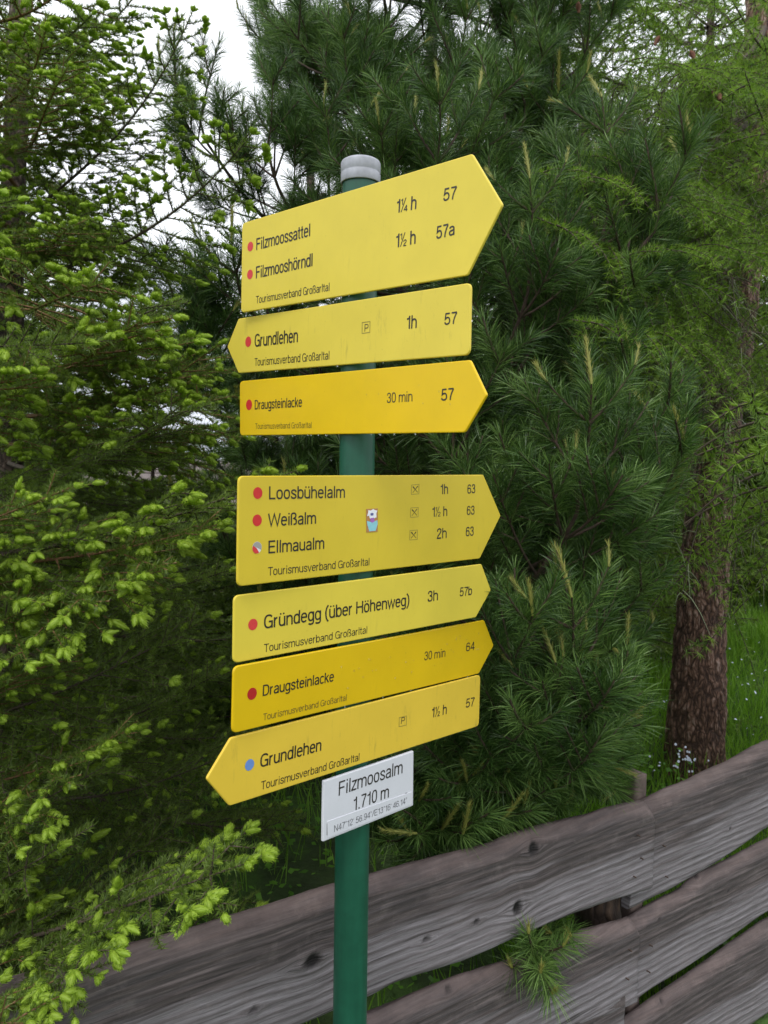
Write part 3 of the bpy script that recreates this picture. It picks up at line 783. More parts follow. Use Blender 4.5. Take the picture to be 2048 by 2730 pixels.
def far_tree(x, y, k, s, label, rz, dz=0.):
    t = thing('background_spruce', label, 'tree', (x, y, gz(x, y) - .05 + dz), rz, 'dark spruces standing behind the signpost trees')
    for nm, me in zip(('trunk', 'crown', 'new_shoots'), FC[k]):
        o = link(bpy.data.objects.new(nm, me)); o.parent = t; o.scale = (s, s, s)
        if nm != 'trunk': o['kind'] = 'stuff'
FT = [  # pixel x, depth, kind, scale, label
 (120, 4.6, 0, .62, 'low dark spruce behind the lower boughs of the near left spruce'),
 (40, 6.5, 0, .9, 'mid-sized dark spruce behind the trunk of the near left spruce'),
 (150, 6.0, 0, .98, 'slim dark spruce behind the middle boughs of the near left spruce'),
 (240, 7.0, 2, 1.05, 'short spruce filling the gap below the white mountain'),
 (330, 4.4, 2, .85, 'small dark spruce behind the left ends of the lower signs'),
 (560, 5.0, 2, .95, 'small shaded spruce behind the lowest arrow sign'),
 (-60, 5.6, 1, .9, 'tall spruce at the left picture edge behind the near spruce'),
 (760, 6.0, 0, .85, 'shaded spruce directly behind the green pole'),
 (1000, 5.9, 2, .9, 'low spruce behind the stone pine trunks'),
 (1180, 6.6, 0, 1.05, 'spruce behind the right stone pine, left of the larch trunk'),
 (1330, 8.2, 1, 1.0, 'tall dark spruce seen just left of the larch trunk'),
 (1620, 8.3, 0, 1.15, 'dark spruce at the far edge of the grass right of the larch trunk'),
 (1760, 7.9, 1, 1.0, 'tall dark spruce at the right picture edge beyond the grass'),
 (1480, 9.5, 1, 1.2, 'tallest dark spruce behind the larch trunk'),
 (1080, 8.5, 1, 1.15, 'tall spruce behind the stone pines'),
 (840, 8.5, 1, 1.05, 'tall dark spruce behind the green pole and the top signs'),
 (1950, 9.5, 1, 1.2, 'dark spruce farthest to the right at the forest edge'),
 (1560, 11, 1, 1.3, 'dark spruce deep in the forest right of the larch trunk'),
 (1280, 11, 1, 1.3, 'dark spruce deep in the forest left of the larch trunk'),
 (1330, 6.2, 0, .95, 'shaded spruce between the stone pine and the larch trunk, nearest of the row'),
 (1240, 9.6, 1, 1.55, 'very tall dark spruce whose top shows above the right pine boughs'),
 (1500, 8.8, 1, 1.45, 'tall spruce behind the hanging larch twigs at the top right'),
 (420, 9, 0, .75, 'small spruce far behind the left spruce, beside the hut roof')]
for k, (px, d, kd, s, lb_) in enumerate(FT):
    c = P(px, 1010, d); far_tree(c.x, c.y, kd, s, lb_, k * 1.7)

# ---------------- hut roof glimpsed far left
def box(bf, c, s, rot=None, a=.5):
    c, s = np.array(c), np.array(s) / 2
    V = np.array([[x, y, z] for z in (-1, 1) for y in (-1, 1) for x in (-1, 1)]) * s
    if rot is not None: V = V @ np.array(rot).T
    bf.add(V + c, [[0, 2, 3, 1], [4, 5, 7, 6], [0, 1, 5, 4], [2, 6, 7, 3], [0, 4, 6, 2], [1, 3, 7, 5]], a)
M['shingle'] = simple('grey_shingle', (.17, .14, .13), .85, .35, 8, bmp=.01)
M['logs'] = simple('dark_log_wall', (.10, .065, .045), .85, .3, 5, bmp=.01)
hc = P(370, 1010, 15)
hut = thing('hut', 'wooden hut with grey shingle roof glimpsed through the left spruce', 'hut', (hc.x, hc.y, gz(hc.x, hc.y)), R(12))
hz = 1.72 - hut.location.z
bf = Buf(); box(bf, (0, 0, (hz - 1.1) / 2), (4.6, 3.4, hz - 1.1)); obj('wall', bf.mesh('wall'), M['logs'], hut)
bf = Buf()
for s in (-1, 1):
    rt = Matrix.Rotation(s * R(-24), 3, 'X')
    box(bf, (0, s * 1.12, hz - .53), (5.4, 2.5, .08), rt)
roof = obj('roof', bf.mesh('roof'), M['shingle'], hut)
shm = Buf(); box(shm, (0, 0, 0), (.30, .34, .03)); shm = shm.mesh('shingle'); shm.materials.append(M['shingle'])
for rr_ in range(8):
    for cc in range(18):
        q = link(bpy.data.objects.new('shingle', shm)); q.parent = roof
        yy = -.10 - rr_ * .29
        q.location = (-2.55 + cc * .3, yy, hz + .03 + yy * math.tan(R(24)) * .98)
        q.rotation_euler = (R(20), 0, rg.normal(0, .03))

# ------------------------------------------------------------------ fence
FO = P(810, 1900, 1.93)
FA = R(34.2)
FU = Vector((math.cos(FA), math.sin(FA), 0)); FN = Vector((math.sin(FA), -math.cos(FA), 0))      # along, towards the camera
FO2 = Vector((FO.x, FO.y, 0))
def fl(px, py, off=0.):
    p = on_plane(px, py, FO2 + FN * off, FN) - FO2
    return p.dot(FU), p.z
def z6(x, y): return 1000 + x / 1.583, 1900 + y / 1.583
def z5(x, y): return x / 1.659, 1900 + y / 1.659
def board(fence, top, bot, x0, x1, off, knots, th=.035, seed=0, hb=None, notch=0., label=None):
    """front face traced on the fence plane; top, bot are lists of (u, z)"""
    top = sorted(top); rng = np.random.default_rng(seed)
    nx = int((x1 - x0) / .008) + 1; xs = np.linspace(x0, x1, nx)
    def ext(pts, x):
        p = np.array(sorted(pts)); y = np.interp(x, p[:, 0], p[:, 1])
        k0 = (p[min(3, len(p) - 1), 1] - p[0, 1]) / (p[min(3, len(p) - 1), 0] - p[0, 0])
        k0 = max(-.06, min(.06, k0))
        return np.where(x < p[0, 0], p[0, 1] + k0 * (x - p[0, 0]) * .5, y)
    zt_ = ext(top, xs); zt_ = np.convolve(np.pad(zt_, 6, mode='edge'), np.ones(13) / 13, 'valid')
    if bot is None: zb_ = zt_ - hb
    else:
        zb_ = ext(bot, xs); zb_ = np.convolve(np.pad(zb_, 6, mode='edge'), np.ones(13) / 13, 'valid')
    zt_ = zt_ + .004 * fbm(np.stack([xs * 9, 0 * xs + seed, 0 * xs], 1), seed, 4)
    zb_ = zb_ + .003 * fbm(np.stack([xs * 9, 0 * xs + seed, 0 * xs + 4], 1), seed, 4)
    if notch: # rounded upper corners at the joint
        zt_ -= notch * np.clip(1 - (x1 - xs) / .03, 0, 1) ** 2
    nz_ = 40
    v = np.linspace(0, 1, nz_)
    X = np.repeat(xs, nz_); Vv = np.tile(v, nx)
    Z = np.repeat(zb_, nz_) * (1 - Vv) + np.repeat(zt_, nz_) * Vv
    hgt = np.repeat(zt_ - zb_, nz_)
    q = np.stack([X * 3, Vv * 3, 0 * X + seed * 5.], 1)
    wane = .16 + .05 * fbm(np.stack([xs * 3, 0 * xs, 0 * xs + seed], 1), 3, 3); wane = np.repeat(wane, nz_)
    Y = .004 * fbm(q, seed + 3, 3) + .0016 * fbm(np.stack([X * 5, Z * 90, 0 * X + seed], 1), seed + 9, 3)
    Y -= .034 * np.clip((Vv - (1 - wane)) / wane, 0, 1) ** 1.7             # waney top edge falls back
    Y -= .008 * np.clip(1 - Vv / .04, 0, 1) ** 2
    # knots
    K = np.zeros(len(X)); G = Z.copy()
    for (kx, kz, rx, rz_, dark) in knots:
        dx, dz = (X - kx), (Z - kz)
        rr2 = (dx / rx) ** 2 + (dz / rz_) ** 2
        jag = 1 + .25 * fbm(np.stack([dx * 60, dz * 60, 0 * dx + kx], 1), 4, 2)
        k_ = np.clip(1.35 - np.sqrt(rr2) * jag, 0, 1) ** .7
        K = np.maximum(K, np.clip(k_ * 1.5, 0, 1) * dark)
        Y -= .006 * np.clip(1.1 - rr2, 0, 1)
        Y += .003 * np.exp(-((np.sqrt(rr2) - 1.5) / .5) ** 2)
        G -= np.sign(dz) * rz_ * 1.3 * np.exp(-((dx / (rx * 3.2)) ** 2)) * np.exp(-np.abs(dz) / (rz_ * 3))
    G += .010 * fbm(np.stack([X * 2.2, Z * 3, 0 * X + seed], 1), seed + 21, 3)
    front = np.stack([X, -Y, Z], 1)                                          # local -y is towards the camera
    back = np.stack([X, np.full(len(X), th), Z - .012 * np.clip((Vv - .9) / .1, 0, 1)], 1)
    n0 = nx * nz_
    V = np.concatenate([front, back])
    i = np.arange(nx - 1)[:, None] * nz_ + np.arange(nz_ - 1)[None]
    F1 = np.stack([i, i + nz_, i + nz_ + 1, i + 1], -1).reshape(-1, 4)
    F2 = F1[:, ::-1] + n0
    e = np.arange(nx - 1) * nz_; E1 = np.stack([e, e + n0, e + nz_ + n0, e + nz_], -1)
    t_ = e + nz_ - 1; E2 = np.stack([t_, t_ + nz_, t_ + nz_ + n0, t_ + n0], -1)
    z_ = np.arange(nz_ - 1); E3 = np.stack([z_, z_ + 1, z_ + 1 + n0, z_ + n0], -1)
    zz = z_ + (nx - 1) * nz_; E4 = np.stack([zz, zz + n0, zz + 1 + n0, zz + 1], -1)
    me = mesh('board', V, [np.concatenate([F1, F2, E1, E2, E3, E4])], np.concatenate([Vv, Vv]), smooth=False)
    me.polygons.foreach_set('use_smooth', np.concatenate([np.ones(len(F1), dtype=bool), np.zeros(len(me.polygons) - len(F1), dtype=bool)]))
    a = me.attributes.new('knot', 'FLOAT', 'POINT'); a.data.foreach_set('value', np.concatenate([K, K * 0]).astype(np.float32))
    a = me.attributes.new('grain', 'FLOAT', 'POINT'); a.data.foreach_set('value', np.concatenate([G, G]).astype(np.float32))
    o = obj('board', me, M['wood'], fence, (0, -off, 0))
    if label: o['label'] = label
    return o
fence = thing('fence', 'weathered grey wooden board fence running behind the green pole', 'fence', (FO2.x, FO2.y, 0), FA)
def L6(pts, off=0.): return [fl(*z6(*p), off) for p in pts]
def K6(x, y, rx, rz_, dark=1.): u, z = fl(*z6(x, y)); return (u, z, rx, rz_, dark)
def K5(x, y, rx, rz_, dark=1.): u, z = fl(*z5(x, y)); return (u, z, rx, rz_, dark)
JX = fl(*z6(1176, 600))[0]; JB = fl(*z6(1112, 1050))[0]
A1t = [fl(*z5(*p)) for p in [(250, 1155), (450, 1090), (700, 1030), (880, 975), (1050, 930), (1250, 860), (1470, 785)]] + L6([(0, 705), (160, 660), (330, 615), (500, 572), (620, 520), (740, 492), (900, 450), (1000, 420), (1120, 390), (1180, 384)])
A1b = L6([(0, 1200), (100, 1140), (200, 1110), (400, 1045), (600, 955), (800, 870), (1000, 800), (1165, 752)])
board(fence, A1t, A1b, -1.6, JX, 0, [K6(668, 575, .016, .018), K6(600, 825, .015, .018), K6(425, 882, .010, .006, .8), K6(215, 957, .012, .006, .7), K5(1380, 1098, .020, .016), K5(1122, 1315, .010, .006, .7), K6(1120, 612, .004, .004, .6), K6(1107, 516, .004, .004, .5)], seed=1, notch=.02)
A2t = L6([(1150, 388), (1175, 375), (1300, 315), (1400, 270), (1520, 215), (1659, 135)], -.045); A2b = L6([(1155, 800), (1300, 725), (1450, 640), (1550, 570), (1659, 490)], -.045)
board(fence, A2t, A2b, JX - .05, 4.6, -.045 , [K6(1547, 510, .006, .004, .7)], seed=2)
B1t = L6([(0, 1290), (200, 1205), (400, 1120), (520, 1090), (700, 1030), (880, 945), (1000, 915), (1090, 885)]); B1b = L6([(900, 1314), (1000, 1262), (1100, 1220)])
board(fence, B1t, None, -1.6, JB, .002, [K6(320, 1180, .010, .006, .6)], seed=3, hb=.275, notch=.02)
B2t = L6([(1095, 885), (1200, 820), (1320, 760), (1380, 690), (1430, 680), (1500, 640), (1659, 555)], -.045); B2b = L6([(1105, 1215), (1200, 1150), (1350, 1060), (1500, 960), (1580, 900), (1659, 845)], -.045)
board(fence, B2t, B2b, JB - .05, 4.6, -.045, [K6(1432, 722, .010, .010, .8), K6(1540, 775, .006, .004, .7), K6(1250, 900, .006, .004, .5)], seed=4)
C2t = L6([(1130, 1314), (1280, 1200), (1400, 1120), (1500, 1045), (1600, 975), (1659, 930)], -.02)
board(fence, C2t, None, JB - .05, 4.6, -.045, [K6(1272, 1262, .006, .005, .8)], seed=5, hb=.36)
zb = [(-1.6, .02), (0, .03), (JB, .06)]
board(fence, [(-1.6, .10), (0, .12), (JB - .06, .10)], None, -1.6, JB - .06, 0, [], seed=6, hb=.2)
def nail(px, py, off):
    u_, z_ = fl(*z6(px, py), off)
    B = Buf(); a = np.arange(8) * np.pi / 4
    V = [(u_, -off - .0125, z_)] + [(u_ + .0023 * math.cos(t), -off - .0115, z_ + .0023 * math.sin(t)) for t in a] + [(u_ + .0023 * math.cos(t), -off + .004, z_ + .0023 * math.sin(t)) for t in a]
    B.add(V, [[0, j + 1, (j + 1) % 8 + 1] for j in range(8)]); B.add(V, [[j + 1, j + 9, (j + 1) % 8 + 9, (j + 1) % 8 + 1] for j in range(8)])
    obj('nail', B.mesh('nail'), M['rust'], fence)
M['rust'] = simple('rusty_nail', (.07, .045, .035), .7, .3, 200)
for q in [(1107, 516, 0), (1120, 612, 0), (1090, 690, 0), (1072, 1000, .002), (1060, 1120, .002), (1215, 560, -.045), (1225, 690, -.045), (1160, 980, -.045), (1150, 1090, -.045)]: nail(*q)
# posts at the joint: a half-round log with bark and a squared post beside it
def log_post(x, y, r, z1, mat, k=40, seed=0, relief=.01):
    rows = 120
    t = np.linspace(0, 1, rows); an = np.arange(k) * 2 * np.pi / k
    A, T = np.meshgrid(an, t)
    q = np.stack([np.cos(A) * 2, np.sin(A) * 2, T * 7 + seed], -1).reshape(-1, 3)
    rr = r * (1 + .10 * fbm(q, seed, 4).reshape(A.shape)) + relief * np.abs(fbm(q * np.array([3, 3, 1.2]), seed + 5, 3).reshape(A.shape))
    V = np.stack([x + rr * np.cos(A), y + rr * np.sin(A), -.6 + T * (z1 + .6)], -1).reshape(-1, 3)
    i = np.arange(rows - 1)[:, None] * k + np.arange(k)[None]; j = np.arange(rows - 1)[:, None] * k + (np.arange(k) + 1)[None] % k
    cap = np.arange(k) + (rows - 1) * k
    V = np.concatenate([V, [[x, y, z1 + .01]]]); c = len(V) - 1
    return mesh('post', V, [np.stack([i, j, j + k, i + k], -1).reshape(-1, 4), np.stack([cap, np.roll(cap, -1), np.full(k, c)], -1)], None, smooth=True)
u1, zt1 = fl(*z6(1125, 262), -.10); u0_, _z = fl(*z6(965, 850), -.12)
M['post'] = bark_mat('post_bark', (.03, .018, .012), (.12, .075, .045), (.22, .14, .085), 18, 6)
obj('post', log_post(u0_, .145, .072, zt1 - .20, None, seed=3), M['post'], fence)
def square_post(x, y, w, d, z1, seed=9):
    me = log_post(x, y, 1., z1, None, 48, seed, 0)
    V = np.zeros(len(me.vertices) * 3, dtype=np.float32); me.vertices.foreach_get('co', V); V = V.reshape(-1, 3)
    dx, dy = V[:, 0] - x, V[:, 1] - y; a = np.arctan2(dy, dx); nrm = np.hypot(dx, dy)
    sq = 1 / (np.abs(np.cos(a)) ** 6 + np.abs(np.sin(a)) ** 6) ** (1 / 6)
    rr = sq * (1 + .06 * (nrm - 1)) * (nrm > .01)
    V[:, 0] = x + np.cos(a) * rr * w / 2; V[:, 1] = y + np.sin(a) * rr * d / 2
    me.vertices.foreach_set('co', V.ravel()); me.update()
    return me
sp = square_post(u1 - .01, .125, .065, .07, zt1)
m = simple('post_wood', (.13, .095, .08), .8, .4, 25, bmp=.004)
obj('post', sp, m, fence)
for xx, pz in ((-1.25, .66), (2.45, .92), (4.3, .9)): obj("post", square_post(xx, .13, .08, .07, pz, 12), m, fence)

# ------------------------------------------------------------------ grass, herbs, flowers
def grass():
    rng = np.random.default_rng(8)
    B = Buf()
    for (x0, x1, y0, y1, n, h0) in ((.5, 4.5, 2.3, 8.5, 46000, .22), (-3, .8, 2.4, 7, 6500, .15)):
        x = rng.uniform(x0, x1, n); y = rng.uniform(y0, y1, n)
        dens = fbm(np.stack([x * 1.3, y * 1.3, 0 * x], 1), 44, 3)
        k = (dens > -.35) & (((x - FO2.x) * FN.x + (y - FO2.y) * FN.y) < -.14)
        if n == 5000:       # only tufts at the fence foot, in front of it
            s = (x - FO2.x) * FN.x + (y - FO2.y) * FN.y; k &= (s > .05) & (s < .3)
        x, y = x[k], y[k]; z = gh(x, y) - .01
        m_ = len(x)
        hh = h0 * rng.uniform(.5, 1.5, m_) * (1 + .4 * vnoise(np.stack([x * 2, y * 2, 0 * x], 1), 2))
        D = norm(np.stack([rng.normal(0, .28, m_), rng.normal(0, .28, m_), np.ones(m_)], 1))
        B.needles(np.stack([x, y, z], 1), D, hh, .0055, rng, np.clip(rng.normal(.5, .22, m_), 0, 1), droop=.15, bent=True)
    o = obj('grass', B.mesh('grass'), M['grass']); o['kind'] = 'stuff'
    tag(o, 'tall green meadow grass growing behind the fence and round the larch trunk', 'grass')
    F = Buf(); n = 430
    x = rng.uniform(1.2, 4.2, n); y = rng.uniform(3.6, 7.5, n)
    k = fbm(np.stack([x * 1.6, y * 1.6, 0 * x], 1), 91, 3) > -.1; x, y = x[k], y[k]
    z = gh(x, y) + rng.uniform(.16, .34, len(x)); an = np.arange(6) * np.pi / 3
    for a, b_, c in zip(x, y, z):
        r_ = rng.uniform(.005, .009); t = rng.normal(0, .4, 2)
        V = [(a, b_, c + .002)] + [(a + r_ * math.cos(w), b_ + r_ * math.sin(w), c + r_ * (t[0] * math.cos(w) + t[1] * math.sin(w) - .5)) for w in an]
        F.add(V, [[0, j + 1, (j + 1) % 6 + 1] for j in range(6)])
    px = P(1480, 1640, 3.6)
    for _ in range(26):
        a, b_, c = px.x + rng.normal(0, .05), px.y + rng.normal(0, .05), px.z + rng.normal(0, .03); r_ = rng.uniform(.004, .008)
        V = [(a, b_, c + .003)] + [(a + r_ * math.cos(w), b_ + r_ * .3 * math.sin(w), c + r_ * math.sin(w)) for w in an]
        F.add(V, [[0, j + 1, (j + 1) % 6 + 1] for j in range(6)])
    o = obj('flowers', F.mesh('flowers'), M['flower']); o['kind'] = 'stuff'
    tag(o, 'tiny pale blue flowers scattered through the grass', 'flowers')
    H = Buf(); n = 9000
    x = rng.uniform(-2.6, 3.4, n); y = rng.uniform(1.7, 5.5, n)
    s = (x - FO2.x) * FN.x + (y - FO2.y) * FN.y
    k = (s < -.12) & (s > -2.2) & (fbm(np.stack([x * 2, y * 2, 0 * x], 1), 17, 3) > -.05); x, y = x[k], y[k]; m_ = len(x)
    C = np.stack([x, y, gh(x, y) + rng.uniform(.02, .24, m_)], 1)
    r_ = rng.uniform(.012, .03, m_)[:, None]; a = rng.random(m_) * 6.28
    d = norm(np.stack([np.cos(a), np.sin(a), rng.uniform(-.4, .4, m_)], 1)); s_ = norm(np.cross(d, rng.normal([0, 0, 1.], .35, (m_, 3))))
    V = np.stack([C, C + d * r_ * .6 + s_ * r_ * .6, C + d * r_ * 1.6, C + d * r_ * .6 - s_ * r_ * .6], 1)
    bq = np.arange(m_)[:, None] * 4
    H.add(V.reshape(-1, 3), np.concatenate([bq + [0, 1, 2], bq + [0, 2, 3]]), np.repeat(np.clip(rng.normal(.5, .25, m_), 0, 1), 4))
    o = obj('herbs', H.mesh('herbs'), M['herb']); o['kind'] = 'stuff'
    tag(o, 'leafy green herbs covering the ground behind the fence boards', 'herbs')
grass()

# ------------------------------------------------------------------ signpost
PX0 = P(771, 1010, 1.66)
POX, POY = PX0.x, PX0.y
PRAD = .0365
m, n, l, b = newmat('green_paint')
t = n.new('ShaderNodeTexCoord')
f = noise(n, l, t.outputs['Object'], 35, 6, .6)
mp = n.new('ShaderNodeMapping'); mp.inputs['Scale'].default_value = (30, 30, 2.5); l.new(t.outputs['Object'], mp.inputs['Vector'])
f2 = noise(n, l, mp.outputs[0], 1.5, 4)
r = ramp(n, [(.35, (.006, .066, .038)), (.65, (.011, .100, .057))]); l.new(math_(n, l, 'ADD', math_(n, l, 'MULTIPLY', f, .4), math_(n, l, 'MULTIPLY', f2, .6)), r.inputs['Fac'])
l.new(r.outputs['Color'], b.inputs['Base Color']); b.inputs['Roughness'].default_value = .42
bump(n, l, f, .12, .001, b)
M['green'] = m
M['galv'] = simple('cap_metal', (.36, .37, .41), .55, .16, 60, bmp=.0006)
M['steel'] = simple('clamp_steel', (.35, .36, .38), .4, .15, 60, metal=.8)
ztop = (P(783, 400, 1.66)).z
post = thing('signpost', 'round green steel pole with grey metal cap carrying all the signs', 'signpost', (POX, POY, 0))
def lathe(prof, k=48):
    pr = np.array(prof); an = np.arange(k) * 2 * np.pi / k
    V = np.stack([pr[:, None, 0] * np.cos(an), pr[:, None, 0] * np.sin(an), np.repeat(pr[:, 1:2], k, 1)], -1).reshape(-1, 3)
    i = np.arange(len(pr) - 1)[:, None] * k + np.arange(k)[None]; j = np.arange(len(pr) - 1)[:, None] * k + (np.arange(k) + 1)[None] % k
    return V, np.stack([i, j, j + k, i + k], -1).reshape(-1, 4)
V, F = lathe([(PRAD, -.7), (PRAD, .6), (PRAD, ztop - .01), (PRAD, ztop)])
obj('pole', mesh('pole', V, F, None, True), M['green'], post)
cr = PRAD + .004
V, F = lathe([(PRAD + .001, ztop - .008), (cr - .0012, ztop - .010), (cr, ztop - .008), (cr, ztop + .008), (cr - .0012, ztop + .0105), (cr - .0012, ztop + .0125), (cr, ztop + .015), (cr, ztop + .030), (cr - .002, ztop + .034), (cr - .006, ztop + .0365), (.012, ztop + .038), (.0001, ztop + .038)])
obj('cap', mesh('cap', V, F, None, True), M['galv'], post)

# ---- stroke lettering: condensed grotesque, cap height 1
def cr_(pts, closed=False, n=5):
    p = np.array(pts, dtype=float)
    q = np.concatenate([p[-1:], p, p[:2]]) if closed else np.concatenate([2 * p[:1] - p[1:2], p, 2 * p[-1:] - p[-2:-1]])
    out = []
    for i in range(1, len(q) - 2):
        for t in np.arange(n) / n:
            a, b_, c, d = q[i - 1], q[i], q[i + 1], q[i + 2]
            out.append(.5 * (2 * b_ + (c - a) * t + (2 * a - 5 * b_ + 4 * c - d) * t * t + (3 * b_ - a - 3 * c + d) * t ** 3))
    if not closed: out.append(p[-1])
    return np.array(out)
def ov(cx, cy, rx, ry, a0=0, a1=360, n=28, e=2.5):
    a = np.radians(np.linspace(a0, a1, n)); c, s = np.cos(a), np.sin(a)
    return np.stack([cx + rx * np.sign(c) * np.abs(c) ** (2 / e), cy + ry * np.sign(s) * np.abs(s) ** (2 / e)], 1)
XH, CT = .69, .945
def J(*a): return np.concatenate([np.array(x, dtype=float).reshape(-1, 2) for x in a])
def arch(x0, x1, y0=0): return J([(x0, .47)], ov((x0 + x1) / 2, .47, (x1 - x0) / 2, XH - .47, 170, 0, 12, 2.2), [(x1, y0)])
O = lambda: ov(.23, .375, .16, .32)
G_ = {
 'o': (.46, [O()]), 'c': (.43, [ov(.23, .375, .16, .32, 42, 318)]),
 'e': (.46, [J([(.075, .40), (.385, .40)], ov(.23, .375, .16, .32, 12, 322))]),
 'n': (.46, [[(.07, 0), (.07, .74)], arch(.075, .38)]), 'h': (.46, [[(.07, 0), (.07, 1)], arch(.075, .38)]),
 'm': (.70, [[(.07, 0), (.07, .74)], arch(.075, .35), arch(.355, .63)]),
 'u': (.46, [[(.38, 0), (.38, .74)], J([(.07, .74)], ov(.225, .27, .155, .215, 180, 350, 12, 2.2))]),
 'r': (.31, [[(.07, 0), (.07, .74)], ov(.26, .44, .185, .25, 175, 95, 8, 2)]),
 'l': (.19, [[(.095, 0), (.095, 1)]]), 'i': (.19, [[(.095, 0), (.095, .74)], [(.095, .87), (.095, 1)]]),
 't': (.28, [J([(.13, .95), (.13, .2)], ov(.23, .17, .10, .115, 180, 280, 7)), [(.01, .68), (.25, .68)]]),
 'a': (.45, [J(ov(.225, .50, .145, .19, 165, 0, 12, 2.3), [(.37, 0)]), cr_([(.365, .42), (.24, .39), (.11, .34), (.065, .21), (.12, .075), (.22, .06), (.33, .12), (.365, .24)])]),
 's': (.42, [cr_([(.355, .52), (.32, .65), (.21, .695), (.10, .64), (.08, .53), (.14, .43), (.29, .33), (.355, .21), (.31, .09), (.21, .055), (.10, .09), (.06, .22)])]),
 'z': (.40, [[(.05, .69), (.345, .69), (.045, .06), (.36, .06)]]),
 'd': (.46, [ov(.22, .375, .155, .32), [(.385, 0), (.385, 1)]]), 'b': (.46, [ov(.24, .375, .155, .32), [(.07, 0), (.07, 1)]]),
 'g': (.46, [ov(.22, .385, .155, .31), J([(.385, .74)], ov(.22, -.02, .165, .19, 0, -150, 12))]),
 'k': (.42, [[(.07, 0), (.07, 1)], [(.36, .74), (.09, .34)], [(.17, .44), (.38, 0)]]),
 'v': (.42, [[(.03, .74), (.205, .03), (.38, .74)]]), 'w': (.62, [[(.03, .74), (.17, .04), (.305, .70), (.44, .04), (.58, .74)]]),
 'ß': (.49, [J([(.07, 0)], ov(.22, .76, .15, .19, 180, -60, 14), [(.24, .53)], cr_([(.26, .52), (.39, .42), (.41, .25), (.36, .09), (.22, .055)]))]),
 'F': (.49, [[(.08, 0), (.08, 1)], [(.08, .94), (.45, .94)], [(.08, .52), (.41, .52)]]),
 'E': (.51, [[(.08, 0), (.08, 1)], [(.08, .94), (.46, .94)], [(.08, .52), (.43, .52)], [(.08, .06), (.47, .06)]]),
 'T': (.46, [[(.23, 0), (.23, .88)], [(.0, .94), (.46, .94)]]), 'L': (.46, [[(.08, 1), (.08, 0)], [(.08, .06), (.43, .06)]]),
 'H': (.58, [[(.08, 0), (.08, 1)], [(.50, 0), (.50, 1)], [(.08, .53), (.50, .53)]]),
 'N': (.58, [[(.08, 0), (.08, 1)], [(.09, .97), (.48, .03)], [(.49, 0), (.49, 1)]]),
 'D': (.56, [[(.08, 0), (.08, 1)], J([(.08, .94), (.22, .94)], ov(.26, .5, .22, .44, 85, -85, 14), [(.22, .06), (.08, .06)])]),
 'P': (.51, [[(.08, 0), (.08, 1)], J([(.08, .94), (.25, .94)], ov(.28, .70, .16, .24, 85, -85, 10), [(.25, .46), (.08, .46)])]),
 'G': (.58, [J(ov(.30, .5, .23, .445, 38, 330), [(.50, .48), (.31, .48)]), [(.505, .5), (.505, 0)]]),
 'W': (.82, [[(.03, 1), (.20, .04), (.405, .95), (.61, .04), (.78, 1)]]),
 '0': (.46, [ov(.23, .5, .16, .445)]), '1': (.36, [[(.25, 0), (.25, 1)], cr_([(.26, .93), (.20, .80), (.06, .76)])]),
 '2': (.46, [J(cr_([(.075, .68), (.10, .86), (.23, .945), (.35, .87), (.375, .70), (.31, .53), (.14, .29), (.07, .06)]), [(.40, .06)])]),
 '3': (.46, [cr_([(.08, .72), (.12, .89), (.23, .945), (.34, .88), (.365, .74), (.32, .58), (.19, .53)]), cr_([(.20, .53), (.34, .48), (.385, .28), (.34, .11), (.22, .055), (.10, .11), (.065, .29)])]),
 '4': (.46, [[(.33, 0), (.33, 1)], [(.32, .95), (.05, .28), (.44, .28)]]),
 '5': (.46, [J([(.38, .94), (.12, .94), (.085, .50)], cr_([(.10, .52), (.22, .61), (.34, .54), (.385, .34), (.35, .14), (.22, .055), (.10, .11), (.06, .25)]))]),
 '6': (.46, [ov(.23, .32, .16, .265), cr_([(.075, .33), (.075, .60), (.12, .86), (.24, .945), (.34, .89), (.375, .76)])]),
 '7': (.44, [[(.05, .94), (.40, .94)], cr_([(.395, .93), (.28, .62), (.20, .30), (.175, 0)])]),
 '9': (.46, [ov(.23, .68, .16, .265), cr_([(.385, .67), (.385, .40), (.34, .14), (.22, .055), (.12, .11), (.085, .24)])]),
 '(': (.28, [cr_([(.24, 1.05), (.12, .80), (.075, .42), (.12, .04), (.24, -.22)])]), ')': (.28, [cr_([(.04, 1.05), (.16, .80), (.205, .42), (.16, .04), (.04, -.22)])]),
 '.': (.20, [[(.10, 0), (.10, .13)]]), '/': (.34, [[(.02, 0), (.32, 1)]]), '°': (.26, [ov(.13, .86, .07, .08)]),
 "'": (.14, [[(.07, .70), (.07, .98)]]), '"': (.24, [[(.07, .70), (.07, .98)], [(.18, .70), (.18, .98)]]), ' ': (.22, []),
}
for c, b_ in (('ö', 'o'), ('ü', 'u')): G_[c] = (G_[b_][0], G_[b_][1] + [[(.13, .86), (.13, .98)], [(.32, .86), (.32, .98)]])
def fr(dn):
    st = []
    for g, x, y in (('1', -.03, .52), (dn, .24, 0)):
        st += [np.array(s_, dtype=float) * np.array([.60, .46]) + [x, y] for s_ in G_[g][1]]
    return (.52, st + [[(.04, .0), (.36, 1)]])
G_['½'] = fr('2'); G_['¼'] = fr('4')
